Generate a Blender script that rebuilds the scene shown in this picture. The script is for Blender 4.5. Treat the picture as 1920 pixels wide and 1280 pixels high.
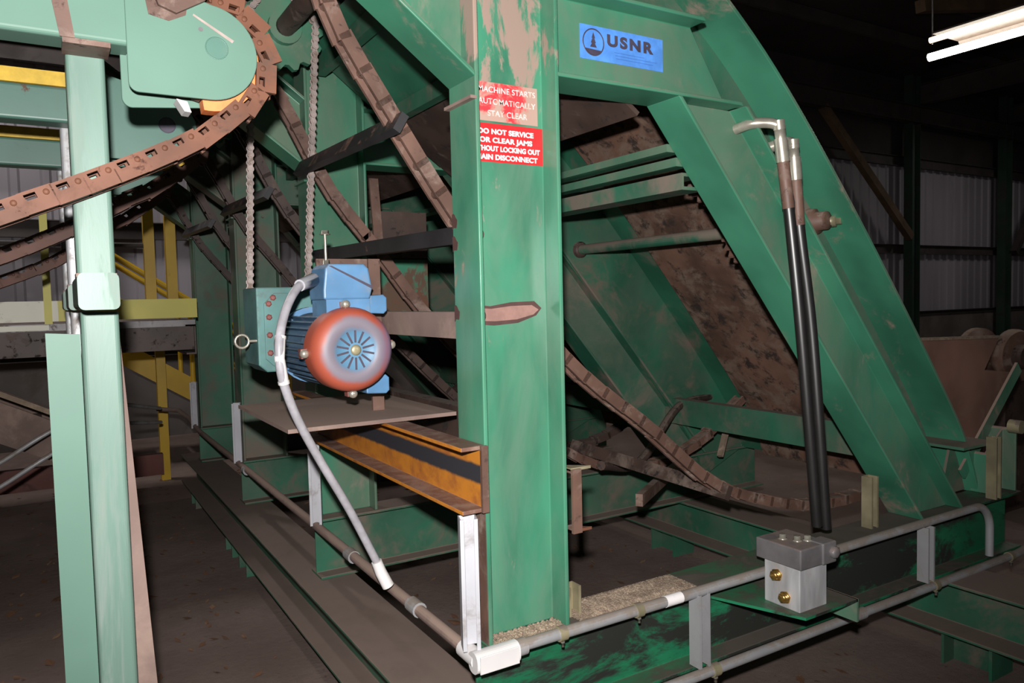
import bpy, bmesh, math, random
from mathutils import Vector, Matrix
random.seed(7)
S = bpy.context.scene
for o in list(bpy.data.objects):
    bpy.data.objects.remove(o)
COL = S.collection

# ------------------------------------------------------------------ camera, world, lights, exposure
# rows = world X, Y, Z axes in camera coordinates
CR = Matrix(((0.85320834, 0.04922493, -0.51924217),
             (-0.52102035, 0.03473694, -0.85283711),
             (-0.02394396, 0.99818348, 0.05528504)))
CAM = Vector((0, 0, 1.55))
cd = bpy.data.cameras.new('camera'); cam = bpy.data.objects.new('camera', cd); COL.objects.link(cam)
cd.sensor_width = 36; cd.lens = 1424 / 1920 * 36; cd.clip_start = 0.05; cd.clip_end = 200
cam.matrix_world = Matrix.Translation(CAM) @ CR.to_4x4()
S.camera = cam
S.view_settings.view_transform = 'Standard'; S.view_settings.look = 'None'
S.view_settings.gamma = 1; S.view_settings.exposure = 0.0; S.view_settings.use_curve_mapping = False
W = bpy.data.worlds.new('world'); S.world = W; W.use_nodes = True
W.node_tree.nodes['Background'].inputs[0].default_value = (0.9, 0.85, 0.85, 1)
W.node_tree.nodes['Background'].inputs[1].default_value = 0.03
# the camera's own flash, just above and left of the lens
fl = bpy.data.lights.new('flash', 'SPOT'); fl.energy = 430; fl.spot_size = math.radians(118); fl.spot_blend = 0.8
fl.shadow_soft_size = 0.022; fl.color = (1.0, 0.97, 0.95)
fo = bpy.data.objects.new('flash', fl); COL.objects.link(fo)
fo.location = (-0.03, -0.01, 1.70)
fo.rotation_euler = (Vector((0.40, 0.86, 0.07))).to_track_quat('-Z', 'Y').to_euler()


def at(px, py, ax, v):
    """point where the photo's pixel meets the plane ax = v"""
    r = CR @ Vector((px - 960, 640 - py, -1424)); i = 'XYZ'.index(ax)
    return CAM + r * ((v - CAM[i]) / r[i])


# ------------------------------------------------------------------ materials
def new_mat(name):
    m = bpy.data.materials.new(name); m.use_nodes = True
    return m, m.node_tree.nodes, m.node_tree.links, m.node_tree.nodes['Principled BSDF']


def noise(n, l, scale, detail=6, rough=0.6, vec=None, dist=0.0):
    t = n.new('ShaderNodeTexNoise'); t.inputs['Scale'].default_value = scale
    t.inputs['Detail'].default_value = detail; t.inputs['Roughness'].default_value = rough
    t.inputs['Distortion'].default_value = dist
    if vec: l.new(vec, t.inputs['Vector'])
    return t.outputs['Fac']


def ramp(n, l, fac, lo, hi):
    r = n.new('ShaderNodeMapRange'); r.inputs[1].default_value = lo; r.inputs[2].default_value = hi
    r.interpolation_type = 'SMOOTHSTEP'
    l.new(fac, r.inputs[0]); return r.outputs[0]


def mix(n, l, fac, a, b):
    m = n.new('ShaderNodeMix'); m.data_type = 'RGBA'
    for i, s in ((0, fac), (6, a), (7, b)):
        if isinstance(s, (tuple, list)): m.inputs[i].default_value = (*s[:3], 1)
        elif isinstance(s, (float, int)): m.inputs[i].default_value = s
        else: l.new(s, m.inputs[i])
    return m.outputs[2]


def math_(n, l, op, a, b):
    m = n.new('ShaderNodeMath'); m.operation = op
    for i, s in ((0, a), (1, b)):
        if isinstance(s, (float, int)): m.inputs[i].default_value = s
        else: l.new(s, m.inputs[i])
    return m.outputs[0]


def paint(name, base, dust=(0.33, 0.25, 0.19), dust_lo=0.58, dust_hi=0.72, top=0.35, rust=(0.11, 0.05, 0.03),
          rust_lo=0.68, rust_hi=0.74, rough=0.4, scale=4.0, stretch=(1, 1, 1), vary=0.25, metal=0.0, spec=0.5, high=None, film=None, film_amt=0.6, topc=None):
    """painted or bare steel with settled dust (more on upward faces), rust spots and slight tone variation"""
    m, n, l, b = new_mat(name)
    g = n.new('ShaderNodeNewGeometry'); mp = n.new('ShaderNodeMapping'); mp.inputs['Scale'].default_value = stretch
    l.new(g.outputs['Position'], mp.inputs['Vector']); v = mp.outputs[0]
    f1 = noise(n, l, scale, 8, 0.68, v, 0.4)
    f2 = noise(n, l, scale * 2.3, 8, 0.7, v, 0.3)
    f3 = noise(n, l, scale * 0.7, 3, 0.5, v)
    sep = n.new('ShaderNodeSeparateXYZ'); l.new(g.outputs['True Normal'], sep.inputs[0])
    up = math_(n, l, 'MULTIPLY', math_(n, l, 'MAXIMUM', sep.outputs[2], 0.0), top)
    if high:   # thicker settled dust above this height
        px = n.new('ShaderNodeSeparateXYZ'); l.new(g.outputs['Position'], px.inputs[0])
        up = math_(n, l, 'ADD', up, math_(n, l, 'MULTIPLY', ramp(n, l, px.outputs[2], high[0], high[1]), high[2]))
    dm = ramp(n, l, math_(n, l, 'ADD', f1, up), dust_lo, dust_hi)
    rm = ramp(n, l, f2, rust_lo, rust_hi)
    c = mix(n, l, ramp(n, l, f3, 0.3, 0.7), [x * (1 - vary) for x in base], [min(1, x * (1 + vary)) for x in base])
    if film:   # thin grey film of old dust
        c = mix(n, l, math_(n, l, 'MULTIPLY', ramp(n, l, noise(n, l, scale * 0.55, 6, 0.65, v, 0.5), 0.36, 0.66), math_(n, l, 'MULTIPLY', ramp(n, l, sep.outputs[2], -0.45, -0.1), film_amt)), c, film)
    c = mix(n, l, dm, c, dust); c = mix(n, l, rm, c, rust)
    if topc:   # dirt lying on upward faces
        c = mix(n, l, math_(n, l, 'MULTIPLY', ramp(n, l, sep.outputs[2], 0.3, 0.8), ramp(n, l, f1, 0.25, 0.55)), c, topc)
    l.new(c, b.inputs['Base Color'])
    rr = n.new('ShaderNodeMapRange'); l.new(math_(n, l, 'MAXIMUM', dm, rm), rr.inputs[0])
    rr.inputs[3].default_value = rough; rr.inputs[4].default_value = 0.9
    l.new(rr.outputs[0], b.inputs['Roughness'])
    b.inputs['Metallic'].default_value = metal; b.inputs['Specular IOR Level'].default_value = spec
    bp = n.new('ShaderNodeBump'); bp.inputs['Strength'].default_value = 0.15; bp.inputs['Distance'].default_value = 0.004
    l.new(f1, bp.inputs['Height']); l.new(bp.outputs[0], b.inputs['Normal'])
    return m


def plain(name, col, rough=0.5, metal=0.0, emit=None, strength=1.0):
    m, n, l, b = new_mat(name)
    b.inputs['Base Color'].default_value = (*col, 1); b.inputs['Roughness'].default_value = rough
    b.inputs['Metallic'].default_value = metal
    if emit:
        b.inputs['Emission Color'].default_value = (*emit, 1); b.inputs['Emission Strength'].default_value = strength
    else:
        g = n.new('ShaderNodeNewGeometry'); f = noise(n, l, 18, 5, 0.6, g.outputs['Position'])
        c = mix(n, l, ramp(n, l, f, 0.35, 0.7), [x * 0.82 for x in col], [min(1, x * 1.12) for x in col])
        l.new(c, b.inputs['Base Color'])
    return m


DUST = (0.29, 0.205, 0.165)
GREEN = (0.046, 0.196, 0.118)
M = {}
M['green'] = paint('green_paint', GREEN, DUST, 0.57, 0.74, 0.30, rough=0.36, stretch=(1, 1, 0.6), film=(0.16, 0.18, 0.135), film_amt=0.75)
M['green_post'] = paint('green_post_paint', GREEN, DUST, 0.60, 0.67, 0.2, rough=0.28, scale=6.5, stretch=(1.6, 1, 0.5), rust_lo=0.74, rust_hi=0.8, high=(2.02, 2.2, 0.14), film=(0.13, 0.215, 0.155), film_amt=0.6)
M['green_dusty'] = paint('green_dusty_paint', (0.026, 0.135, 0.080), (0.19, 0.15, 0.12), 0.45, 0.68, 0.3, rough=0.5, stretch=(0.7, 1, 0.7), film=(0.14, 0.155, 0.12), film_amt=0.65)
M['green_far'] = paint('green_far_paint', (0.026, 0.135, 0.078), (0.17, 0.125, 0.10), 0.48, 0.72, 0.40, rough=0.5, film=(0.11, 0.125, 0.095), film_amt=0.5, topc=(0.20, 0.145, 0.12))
M['green_grime'] = paint('green_grimy_paint', (0.015, 0.16, 0.075), (0.012, 0.013, 0.010), 0.40, 0.52, 0.0, rough=0.4, scale=3.0, stretch=(0.8, 1, 1.6), rust_lo=0.72, topc=(0.085, 0.07, 0.055))
M['mint'] = paint('mint_paint', (0.108, 0.200, 0.155), (0.16, 0.15, 0.12), 0.64, 0.80, 0.1, rust=(0.12, 0.05, 0.035), rust_lo=0.72, rust_hi=0.77, rough=0.5, vary=0.07, spec=0.25)
M['mint_post'] = paint('worn_mint_post_paint', (0.118, 0.195, 0.158), (0.19, 0.24, 0.21), 0.50, 0.70, 0.1, rust=(0.12, 0.05, 0.035), rust_lo=0.74, rust_hi=0.79, rough=0.45, scale=5, stretch=(3, 3, 0.4), vary=0.08, spec=0.35)
M['mint_far'] = paint('mint_far_paint', (0.075, 0.165, 0.13), (0.16, 0.13, 0.11), 0.60, 0.80, 0.2, rough=0.45, vary=0.12)
M['rust'] = paint('brown_rust', (0.125, 0.068, 0.050), (0.23, 0.165, 0.135), 0.50, 0.72, 0.15, rust=(0.05, 0.026, 0.02), rust_lo=0.56, rust_hi=0.68, rough=0.55, scale=9)
M['rust_oily'] = paint('oily_brown_rust', (0.075, 0.034, 0.024), (0.12, 0.07, 0.055), 0.55, 0.75, 0.1, rust=(0.02, 0.012, 0.01), rust_lo=0.56, rough=0.62, scale=9, spec=0.25)
M['rust_orange'] = paint('orange_rust', (0.125, 0.050, 0.028), (0.095, 0.056, 0.042), 0.50, 0.72, 0.1, rust=(0.05, 0.022, 0.016), rust_lo=0.58, rust_hi=0.7, rough=0.62, scale=11, spec=0.3)
M['rust_dark'] = paint('dark_rust', (0.062, 0.038, 0.031), (0.15, 0.11, 0.09), 0.55, 0.75, 0.3, rust=(0.02, 0.014, 0.012), rust_lo=0.55, rust_hi=0.65, rough=0.55, scale=8)
M['dust_steel'] = paint('dust_covered_steel', (0.20, 0.135, 0.115), DUST, 0.45, 0.7, 0.3, rough=0.8)
M['black_steel'] = paint('black_mill_scale', (0.022, 0.020, 0.022), (0.16, 0.09, 0.06), 0.62, 0.75, 0.2, rust=(0.10, 0.045, 0.03), rust_lo=0.64, rust_hi=0.72, rough=0.45, scale=9)
M['galv'] = paint('galvanised_steel', (0.44, 0.44, 0.47), (0.27, 0.25, 0.25), 0.52, 0.72, 0.1, rust=(0.2, 0.19, 0.19), rust_lo=0.66, rough=0.4, scale=8, vary=0.06, metal=0.0)
M['galv_dull'] = paint('dull_galvanised_conduit', (0.34, 0.34, 0.35), (0.25, 0.21, 0.18), 0.50, 0.72, 0.22, rust=(0.2, 0.15, 0.12), rust_lo=0.68, rough=0.45, scale=10, vary=0.08, metal=0.2)
M['zinc'] = paint('yellow_zinc', (0.33, 0.29, 0.18), (0.22, 0.18, 0.14), 0.55, 0.7, 0.2, rough=0.4, scale=12, metal=0.4)
M['white_paint'] = paint('white_fitting', (0.72, 0.69, 0.68), (0.45, 0.39, 0.34), 0.60, 0.75, 0.1, rust_lo=0.8, rust_hi=0.9, rough=0.5)
M['grey_hose'] = plain('grey_plastic', (0.36, 0.345, 0.37), 0.4)
M['rubber'] = plain('black_rubber', (0.012, 0.011, 0.011), 0.40)
M['rubber'].node_tree.nodes['Principled BSDF'].inputs['Specular IOR Level'].default_value = 1.0
M['black'] = plain('dark_iron', (0.03, 0.027, 0.028), 0.5)
M['iron'] = paint('grey_iron', (0.16, 0.15, 0.155), (0.2, 0.15, 0.13), 0.55, 0.7, 0.2, rough=0.45, scale=12, metal=0.3)
M['chain_steel'] = paint('dry_chain_steel', (0.33, 0.27, 0.25), (0.24, 0.18, 0.15), 0.5, 0.65, 0.1, rust=(0.13, 0.075, 0.06), rust_lo=0.55, rough=0.5, scale=20, metal=0.2)
M['motor'] = paint('blue_motor_paint', (0.10, 0.235, 0.42), (0.16, 0.22, 0.30), 0.52, 0.72, 0.15, rust=(0.10, 0.06, 0.05), rust_lo=0.69, rust_hi=0.74, rough=0.4, scale=12, vary=0.15)
M['motor_dark'] = paint('blue_motor_body', (0.06, 0.125, 0.21), (0.12, 0.17, 0.235), 0.50, 0.70, 0.1, rust=(0.06, 0.035, 0.03), rust_lo=0.64, rough=0.45, scale=14, vary=0.15)
M['gearbox'] = paint('teal_gearbox_paint', (0.085, 0.20, 0.19), (0.13, 0.17, 0.165), 0.5, 0.7, 0.15, rust=(0.17, 0.05, 0.045), rust_lo=0.70, rough=0.45, scale=10)
M['red_bolt'] = plain('red_painted_bolt', (0.22, 0.07, 0.06), 0.5)
M['brass'] = plain('brass', (0.62, 0.36, 0.10), 0.25, 0.9)
M['alu'] = paint('machined_aluminium', (0.50, 0.50, 0.51), (0.36, 0.30, 0.27), 0.55, 0.72, 0.1, rust=(0.28, 0.13, 0.08), rust_lo=0.70, rough=0.45, scale=9, stretch=(3, 3, 0.6), metal=0.3)
M['nickel'] = plain('plated_fitting', (0.52, 0.48, 0.40), 0.3, 0.6)
M['yellow'] = paint('yellow_paint', (0.62, 0.38, 0.015), (0.2, 0.13, 0.05), 0.60, 0.78, 0.1, rough=0.45, vary=0.12)
M['cream'] = paint('cream_board', (0.72, 0.70, 0.58), (0.4, 0.34, 0.26), 0.58, 0.75, 0.1, rough=0.5, vary=0.06)
M['yellow_pale'] = paint('pale_yellow_toeboard', (0.58, 0.52, 0.09), (0.4, 0.34, 0.14), 0.58, 0.75, 0.1, rough=0.5, vary=0.1)
M['uhmw_orange'] = plain('orange_plastic', (0.78, 0.20, 0.055), 0.5)
M['uhmw_yellow'] = plain('yellow_plastic', (0.62, 0.40, 0.03), 0.5)
M['wood_dust'] = paint('sawdust', (0.29, 0.22, 0.16), (0.23, 0.165, 0.12), 0.45, 0.6, 0, rough=1.0, scale=30, rust=(0.2, 0.13, 0.08), rust_lo=0.6)
M['chalk'] = plain('chalk', (0.34, 0.28, 0.25), 0.9)
M['red_sign'] = plain('red_sign_vinyl', (0.62, 0.022, 0.026), 0.45)
M['red_worn'] = paint('worn_red_sign_vinyl', (0.60, 0.035, 0.045), (0.40, 0.26, 0.21), 0.40, 0.53, 0.0, rough=0.55, scale=11, stretch=(1, 1, 1), rust_lo=0.95, rust_hi=0.99, vary=0.1)
M['white_ink'] = plain('white_lettering', (0.86, 0.80, 0.79), 0.5)
M['worn_ink'] = paint('worn_white_lettering', (0.78, 0.66, 0.62), (0.5, 0.33, 0.27), 0.46, 0.6, 0, rough=0.6, scale=25, rust_lo=0.95, rust_hi=0.99)
M['blue_sign'] = plain('blue_nameplate', (0.10, 0.30, 0.80), 0.35)
M['dark_ink'] = plain('dark_lettering', (0.065, 0.055, 0.085), 0.5)
M['blue_ink'] = plain('faint_blue_lettering', (0.07, 0.20, 0.58), 0.5)
M['bark'] = paint('bark_caked_steel', (0.14, 0.072, 0.048), (0.20, 0.135, 0.10), 0.46, 0.62, 0.0, rust=(0.035, 0.022, 0.018), rust_lo=0.50, rust_hi=0.64, rough=0.9, scale=5.5, stretch=(1.5, 1, 0.6), vary=0.45)
M['hopper'] = paint('brown_hopper_plate', (0.27, 0.145, 0.11), (0.30, 0.19, 0.15), 0.5, 0.75, 0.1, rust=(0.2, 0.08, 0.06), rust_lo=0.66, rough=0.6, scale=3)
M['wall'] = paint('corrugated_wall_sheet', (0.30, 0.28, 0.31), (0.22, 0.2, 0.21), 0.55, 0.75, 0, rough=0.6, scale=0.8, stretch=(1, 1, 0.2))
M['concrete'] = paint('concrete', (0.13, 0.115, 0.105), (0.09, 0.075, 0.065), 0.5, 0.7, 0, rough=0.9, scale=2)
M['girt'] = paint('dark_purlin', (0.055, 0.045, 0.042), (0.04, 0.032, 0.03), 0.5, 0.7, 0, rough=0.7, scale=2)
M['column'] = paint('dark_green_column', (0.018, 0.045, 0.030), (0.04, 0.035, 0.03), 0.5, 0.7, 0, rough=0.6, scale=2)
M['wood'] = paint('old_timber', (0.115, 0.070, 0.038), (0.07, 0.045, 0.03), 0.5, 0.7, 0, rough=0.8, scale=3)
M['roof'] = paint('roof_sheet', (0.040, 0.032, 0.030), (0.03, 0.024, 0.022), 0.5, 0.7, 0, rough=0.8, scale=1)
M['lamp'] = plain('lit_tube', (1, 1, 1), 0.4, 0, (1.0, 0.92, 0.78), 22)
M['lamp_warm'] = plain('lit_tube_warm', (1, 1, 1), 0.4, 0, (1.0, 0.74, 0.50), 2.2)
M['reflector'] = plain('lamp_reflector', (0.055, 0.040, 0.032), 0.5)
M['burn'] = plain('heat_scorched_steel', (0.075, 0.035, 0.03), 0.7)
M['burn_pale'] = plain('heat_blistered_paint', (0.27, 0.15, 0.125), 0.8)


def floor_mat():
    m, n, l, b = new_mat('littered_floor')
    g = n.new('ShaderNodeNewGeometry'); v = g.outputs['Position']
    c = mix(n, l, ramp(n, l, noise(n, l, 1.1, 8, 0.65, v), 0.35, 0.7), (0.145, 0.100, 0.084), (0.225, 0.165, 0.14))
    c = mix(n, l, ramp(n, l, noise(n, l, 2.6, 8, 0.7, v, 0.6), 0.62, 0.70), c, (0.24, 0.11, 0.065))
    c = mix(n, l, ramp(n, l, noise(n, l, 30, 6, 0.7, v), 0.60, 0.72), c, (0.085, 0.062, 0.055))
    l.new(c, b.inputs['Base Color']); b.inputs['Roughness'].default_value = 0.95
    bp = n.new('ShaderNodeBump'); bp.inputs['Strength'].default_value = 0.5; bp.inputs['Distance'].default_value = 0.01
    l.new(noise(n, l, 25, 8, 0.7, v), bp.inputs['Height']); l.new(bp.outputs[0], b.inputs['Normal'])
    return m


def stripe_mat():
    """channel painted orange with a dark band along the middle of the web, rusty flanges"""
    m, n, l, b = new_mat('orange_and_black_channel')
    g = n.new('ShaderNodeNewGeometry'); sp = n.new('ShaderNodeSeparateXYZ'); l.new(g.outputs['Position'], sp.inputs[0])
    sn = n.new('ShaderNodeSeparateXYZ'); l.new(g.outputs['True Normal'], sn.inputs[0])
    f = noise(n, l, 9, 8, 0.7, g.outputs['Position'], 0.3)
    zz = math_(n, l, 'ADD', sp.outputs[2], math_(n, l, 'MULTIPLY', math_(n, l, 'SUBTRACT', f, 0.5), 0.016))
    d = math_(n, l, 'ABSOLUTE', math_(n, l, 'SUBTRACT', zz, 1.096), 0.0)
    band = ramp(n, l, d, 0.030, 0.020)
    c = mix(n, l, ramp(n, l, f, 0.4, 0.68), (0.50, 0.185, 0.020), (0.30, 0.095, 0.022))
    c = mix(n, l, band, c, (0.030, 0.030, 0.036))
    rust = mix(n, l, ramp(n, l, f, 0.4, 0.62), (0.15, 0.075, 0.055), (0.25, 0.165, 0.13))
    c = mix(n, l, ramp(n, l, math_(n, l, 'ABSOLUTE', sn.outputs[0], 0.0), 0.6, 0.4), c, rust)
    l.new(c, b.inputs['Base Color']); b.inputs['Roughness'].default_value = 0.5
    return m


def fan_mat():
    """red-brown sprayed rim over worn blue centre, rings around the motor axis (X .75, Z 1.415)"""
    m, n, l, b = new_mat('worn_red_and_blue_cover')
    g = n.new('ShaderNodeNewGeometry'); sp = n.new('ShaderNodeSeparateXYZ'); l.new(g.outputs['Position'], sp.inputs[0])
    dx = math_(n, l, 'SUBTRACT', sp.outputs[0], 0.764); dz = math_(n, l, 'SUBTRACT', sp.outputs[2], 1.413)
    r = math_(n, l, 'SQRT', math_(n, l, 'ADD', math_(n, l, 'MULTIPLY', dx, dx), math_(n, l, 'MULTIPLY', dz, dz)), 0.0)
    f = noise(n, l, 14, 6, 0.6, g.outputs['Position'])
    r = math_(n, l, 'ADD', r, math_(n, l, 'MULTIPLY', math_(n, l, 'SUBTRACT', f, 0.5), 0.025))
    c = mix(n, l, ramp(n, l, r, 0.052, 0.072), (0.10, 0.23, 0.36), (0.19, 0.165, 0.20))
    c = mix(n, l, ramp(n, l, r, 0.088, 0.108), c, (0.36, 0.075, 0.042))
    c = mix(n, l, ramp(n, l, math_(n, l, 'ADD', dx, math_(n, l, 'MULTIPLY', f, 0.05)), 0.09, 0.14), c, (0.20, 0.13, 0.20))
    l.new(c, b.inputs['Base Color']); b.inputs['Roughness'].default_value = 0.5
    return m


M['floor'] = floor_mat(); M['stripe'] = stripe_mat(); M['fan'] = fan_mat()


# ------------------------------------------------------------------ mesh building
class MB:
    def __init__(s): s.v = []; s.f = []; s.smooth = []

    def add(s, vs, fs, sm=False):
        k = len(s.v); s.v += [Vector(p) for p in vs]
        for f in fs: s.f.append(tuple(i + k for i in f)); s.smooth.append(sm)
        return s

    def box(s, x0, x1, y0, y1, z0, z1):
        p = [(x, y, z) for z in (z0, z1) for y in (y0, y1) for x in (x0, x1)]
        return s.add(p, [(0, 2, 3, 1), (4, 5, 7, 6), (0, 1, 5, 4), (2, 6, 7, 3), (0, 4, 6, 2), (1, 3, 7, 5)])

    def prism(s, poly, ax, a, b):
        """closed polygon in the two other axes, extruded along ax from a to b"""
        n = len(poly)
        def P(q, t): return {'X': (t, q[0], q[1]), 'Y': (q[0], t, q[1]), 'Z': (q[0], q[1], t)}[ax]
        vs = [P(q, a) for q in poly] + [P(q, b) for q in poly]
        return s.add(vs, [tuple(range(n))[::-1], tuple(range(n, 2 * n))] + [(i, (i + 1) % n, n + (i + 1) % n, n + i) for i in range(n)])

    def sweep(s, prof, p0, p1, du, dv, c0=None, c1=None):
        """2D profile swept straight from p0 to p1; c0 / c1 = (point, normal) planes that cut the ends"""
        p0 = Vector(p0); p1 = Vector(p1); du = Vector(du).normalized(); dv = Vector(dv).normalized(); w = (p1 - p0).normalized()
        n = len(prof); vs = []
        for base, c in ((p0, c0), (p1, c1)):
            for a, b in prof:
                q = base + du * a + dv * b
                if c:
                    pn = Vector(c[1]); q = q + w * ((Vector(c[0]) - q).dot(pn) / w.dot(pn))
                vs.append(q)
        return s.add(vs, [tuple(range(n))[::-1], tuple(range(n, 2 * n))] + [(i, (i + 1) % n, n + (i + 1) % n, n + i) for i in range(n)])

    def bar(s, p0, p1, wu, wv, du=(0, 1, 0)):
        p0 = Vector(p0); p1 = Vector(p1); w = (p1 - p0).normalized(); u = Vector(du); u = (u - w * u.dot(w)).normalized(); v = w.cross(u)
        return s.sweep([(-wu / 2, -wv / 2), (wu / 2, -wv / 2), (wu / 2, wv / 2), (-wu / 2, wv / 2)], p0, p1, u, v)

    def tube(s, path, r, n=12, caps=True):
        P = [Vector(p) for p in path]; vs = []; m = len(P)
        u = None
        for i in range(m):
            t = (P[min(i + 1, m - 1)] - P[max(i - 1, 0)]).normalized()
            if u is None:
                u = t.orthogonal().normalized()
            u = (u - t * u.dot(t)).normalized(); v = t.cross(u)
            rr = r[i] if isinstance(r, (list, tuple)) else r
            vs += [P[i] + (u * math.cos(2 * math.pi * k / n) + v * math.sin(2 * math.pi * k / n)) * rr for k in range(n)]
        fs = [(i * n + k, i * n + (k + 1) % n, (i + 1) * n + (k + 1) % n, (i + 1) * n + k) for i in range(m - 1) for k in range(n)]
        s.add(vs, fs, True)
        if caps: s.add(vs[:n], [tuple(range(n))[::-1]]); s.add(vs[-n:], [tuple(range(n))])
        return s

    def cyl(s, p0, p1, r, n=20): return s.tube([p0, p1], r, n)

    def lathe(s, c, axis, prof, n=40, closed=False):
        """prof = [(t, r)] along axis from c"""
        c = Vector(c); a = Vector(axis).normalized(); u = a.orthogonal().normalized(); v = a.cross(u); vs = []
        for t, r in prof: vs += [c + a * t + (u * math.cos(2 * math.pi * k / n) + v * math.sin(2 * math.pi * k / n)) * max(r, 1e-4) for k in range(n)]
        fs = [(i * n + k, i * n + (k + 1) % n, (i + 1) * n + (k + 1) % n, (i + 1) * n + k) for i in range(len(prof) - 1) for k in range(n)]
        s.add(vs, fs, True)
        if not closed: s.add(vs[:n], [tuple(range(n))[::-1]]); s.add(vs[-n:], [tuple(range(n))])
        return s

    def hexbolt(s, p, d, r, h):
        p = Vector(p); d = Vector(d).normalized(); return s.lathe(p, d, [(0, r * 1.35), (h * 0.2, r * 1.35), (h * 0.2, r), (h, r), (h, r * 0.6)], 6)

    def gear(s, c, R, teeth, tooth, thick, n=4):
        """toothed disc with its axis along Y"""
        poly = []
        for k in range(teeth * 4):
            a = 2 * math.pi * k / (teeth * 4); r = R if k % 4 in (0, 1) else R - tooth
            poly.append((c[0] + r * math.cos(a), c[2] + r * math.sin(a)))
        return s.prism(poly, 'Y', c[1] - thick / 2, c[1] + thick / 2)

    def build(s, name, mat, parent=None, bevel=0.0):
        off = parent_loc(parent)
        me = bpy.data.meshes.new(name)
        me.from_pydata([p - off for p in s.v], [], s.f); me.update()
        bm = bmesh.new(); bm.from_mesh(me); bmesh.ops.recalc_face_normals(bm, faces=bm.faces); bm.to_mesh(me); bm.free()
        me.polygons.foreach_set('use_smooth', s.smooth)
        me.materials.append(M[mat] if isinstance(mat, str) else mat)
        o = bpy.data.objects.new(name, me); COL.objects.link(o)
        if parent: o.parent = parent
        if bevel:
            b = o.modifiers.new('bevel', 'BEVEL'); b.width = bevel; b.segments = 2; b.limit_method = 'ANGLE'; b.angle_limit = math.radians(50)
        return o


def parent_loc(p):
    v = Vector((0, 0, 0))
    while p: v = v + Vector(p.location); p = p.parent
    return v


def tag(o, label=None, cat=None, group=None, kind=None):
    if label: o['label'] = label
    if cat: o['category'] = cat
    if group: o['group'] = group
    if kind: o['kind'] = kind
    return o


def thing(name, loc, label, cat, group=None):
    o = bpy.data.objects.new(name, None); COL.objects.link(o); o.location = loc; o.empty_display_size = 0.05
    return tag(o, label, cat, group)


def copy_tree(o, parent=None):
    c = o.copy(); COL.objects.link(c)
    if parent: c.parent = parent
    for ch in list(o.children): copy_tree(ch, c)
    return c


def struct(name, mb, mat): return tag(mb.build(name, mat), kind='structure')


def I(d, b, tf=0.012, tw=0.009):
    d /= 2; b /= 2; w = tw / 2
    return [(-d, -b), (-d, b), (-d + tf, b), (-d + tf, w), (d - tf, w), (d - tf, b), (d, b), (d, -b), (d - tf, -b), (d - tf, -w), (-d + tf, -w), (-d + tf, -b)]


def chan(d, b, tf=0.011, tw=0.009):
    """channel: depth along u, flanges towards +v, back of web at v=0"""
    d /= 2
    return [(-d, 0), (-d, b), (-d + tf, b), (-d + tf, tw), (d - tf, tw), (d - tf, b), (d, b), (d, 0)]


def angle(a, t=0.007): return [(0, 0), (a, 0), (a, t), (t, t), (t, a), (0, a)]


def strut(a=0.041, t=0.003, lip=0.010):
    """open-lipped strut channel, opening towards +v"""
    h = a / 2
    return [(-h, 0), (h, 0), (h, a), (h - lip, a), (h - lip, a - t), (h - t, a - t), (h - t, t), (-h + t, t), (-h + t, a - t), (-h + lip, a - t), (-h + lip, a), (-h, a)]


def rect_tube(a, b, r=0.008, n=4):
    pts = []
    for cx, cy, a0 in ((a / 2 - r, b / 2 - r, 0), (-a / 2 + r, b / 2 - r, 90), (-a / 2 + r, -b / 2 + r, 180), (a / 2 - r, -b / 2 + r, 270)):
        for k in range(n + 1):
            t = math.radians(a0 + 90 * k / n); pts.append((cx + r * math.cos(t), cy + r * math.sin(t)))
    return pts


def smooth_path(pts, n=8):
    P = [Vector(p) for p in pts]; P = [2 * P[0] - P[1]] + P + [2 * P[-1] - P[-2]]; out = []
    for i in range(1, len(P) - 2):
        a, b, c, d = P[i - 1:i + 3]
        for k in range(n):
            t = k / n
            out.append(0.5 * ((2 * b) + (c - a) * t + (2 * a - 5 * b + 4 * c - d) * t * t + (3 * b - a - 3 * c + d) * t ** 3))
    out.append(P[-2]); return out


def walk(path, step):
    """points every `step` along a polyline, with the direction there"""
    out = []; carry = 0.0
    for a, b in zip(path, path[1:]):
        L = (b - a).length
        if L < 1e-6: continue
        t = carry
        while t < L: out.append((a + (b - a) * (t / L), (b - a).normalized())); t += step
        carry = t - L
    return out


def text(name, body, size, loc, mat, parent, bold=0.0, sx=1.0, align='LEFT', ext=0.0006, width=None, space=1.05):
    cu = bpy.data.curves.new(name, 'FONT'); cu.body = body; cu.size = size; cu.extrude = ext; cu.offset = bold
    cu.align_x = align; cu.align_y = 'CENTER'; cu.space_character = space
    t = bpy.data.objects.new('tmp', cu); COL.objects.link(t)
    me = bpy.data.meshes.new_from_object(t.evaluated_get(bpy.context.evaluated_depsgraph_get()))
    bpy.data.objects.remove(t)
    if width: xs = [v.co.x for v in me.vertices]; sx = width / (max(xs) - min(xs))
    me.transform(Matrix.Rotation(math.radians(90), 4, 'X') @ Matrix.Scale(sx, 4, (1, 0, 0)))
    me.materials.clear(); me.materials.append(M[mat])
    o = bpy.data.objects.new(name, me); COL.objects.link(o); o.parent = parent; o.location = Vector(loc) - parent_loc(parent)
    return o


# ------------------------------------------------------------------ the building
struct('floor', MB().box(-7, 27, -3, 10.3, -0.15, 0), 'floor')


def corrugated(x0, x1, y, z0, z1, pitch=0.305):
    poly = []; x = x0
    while x < x1:
        poly += [(x, y), (x + pitch * 0.62, y), (x + pitch * 0.70, y - 0.032), (x + pitch * 0.92, y - 0.032)]; x += pitch
    poly.append((x, y)); n = len(poly)
    back = [(x, y + 0.02), (x0, y + 0.02)]
    return MB().prism(poly + back, 'Z', z0, z1)


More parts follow.
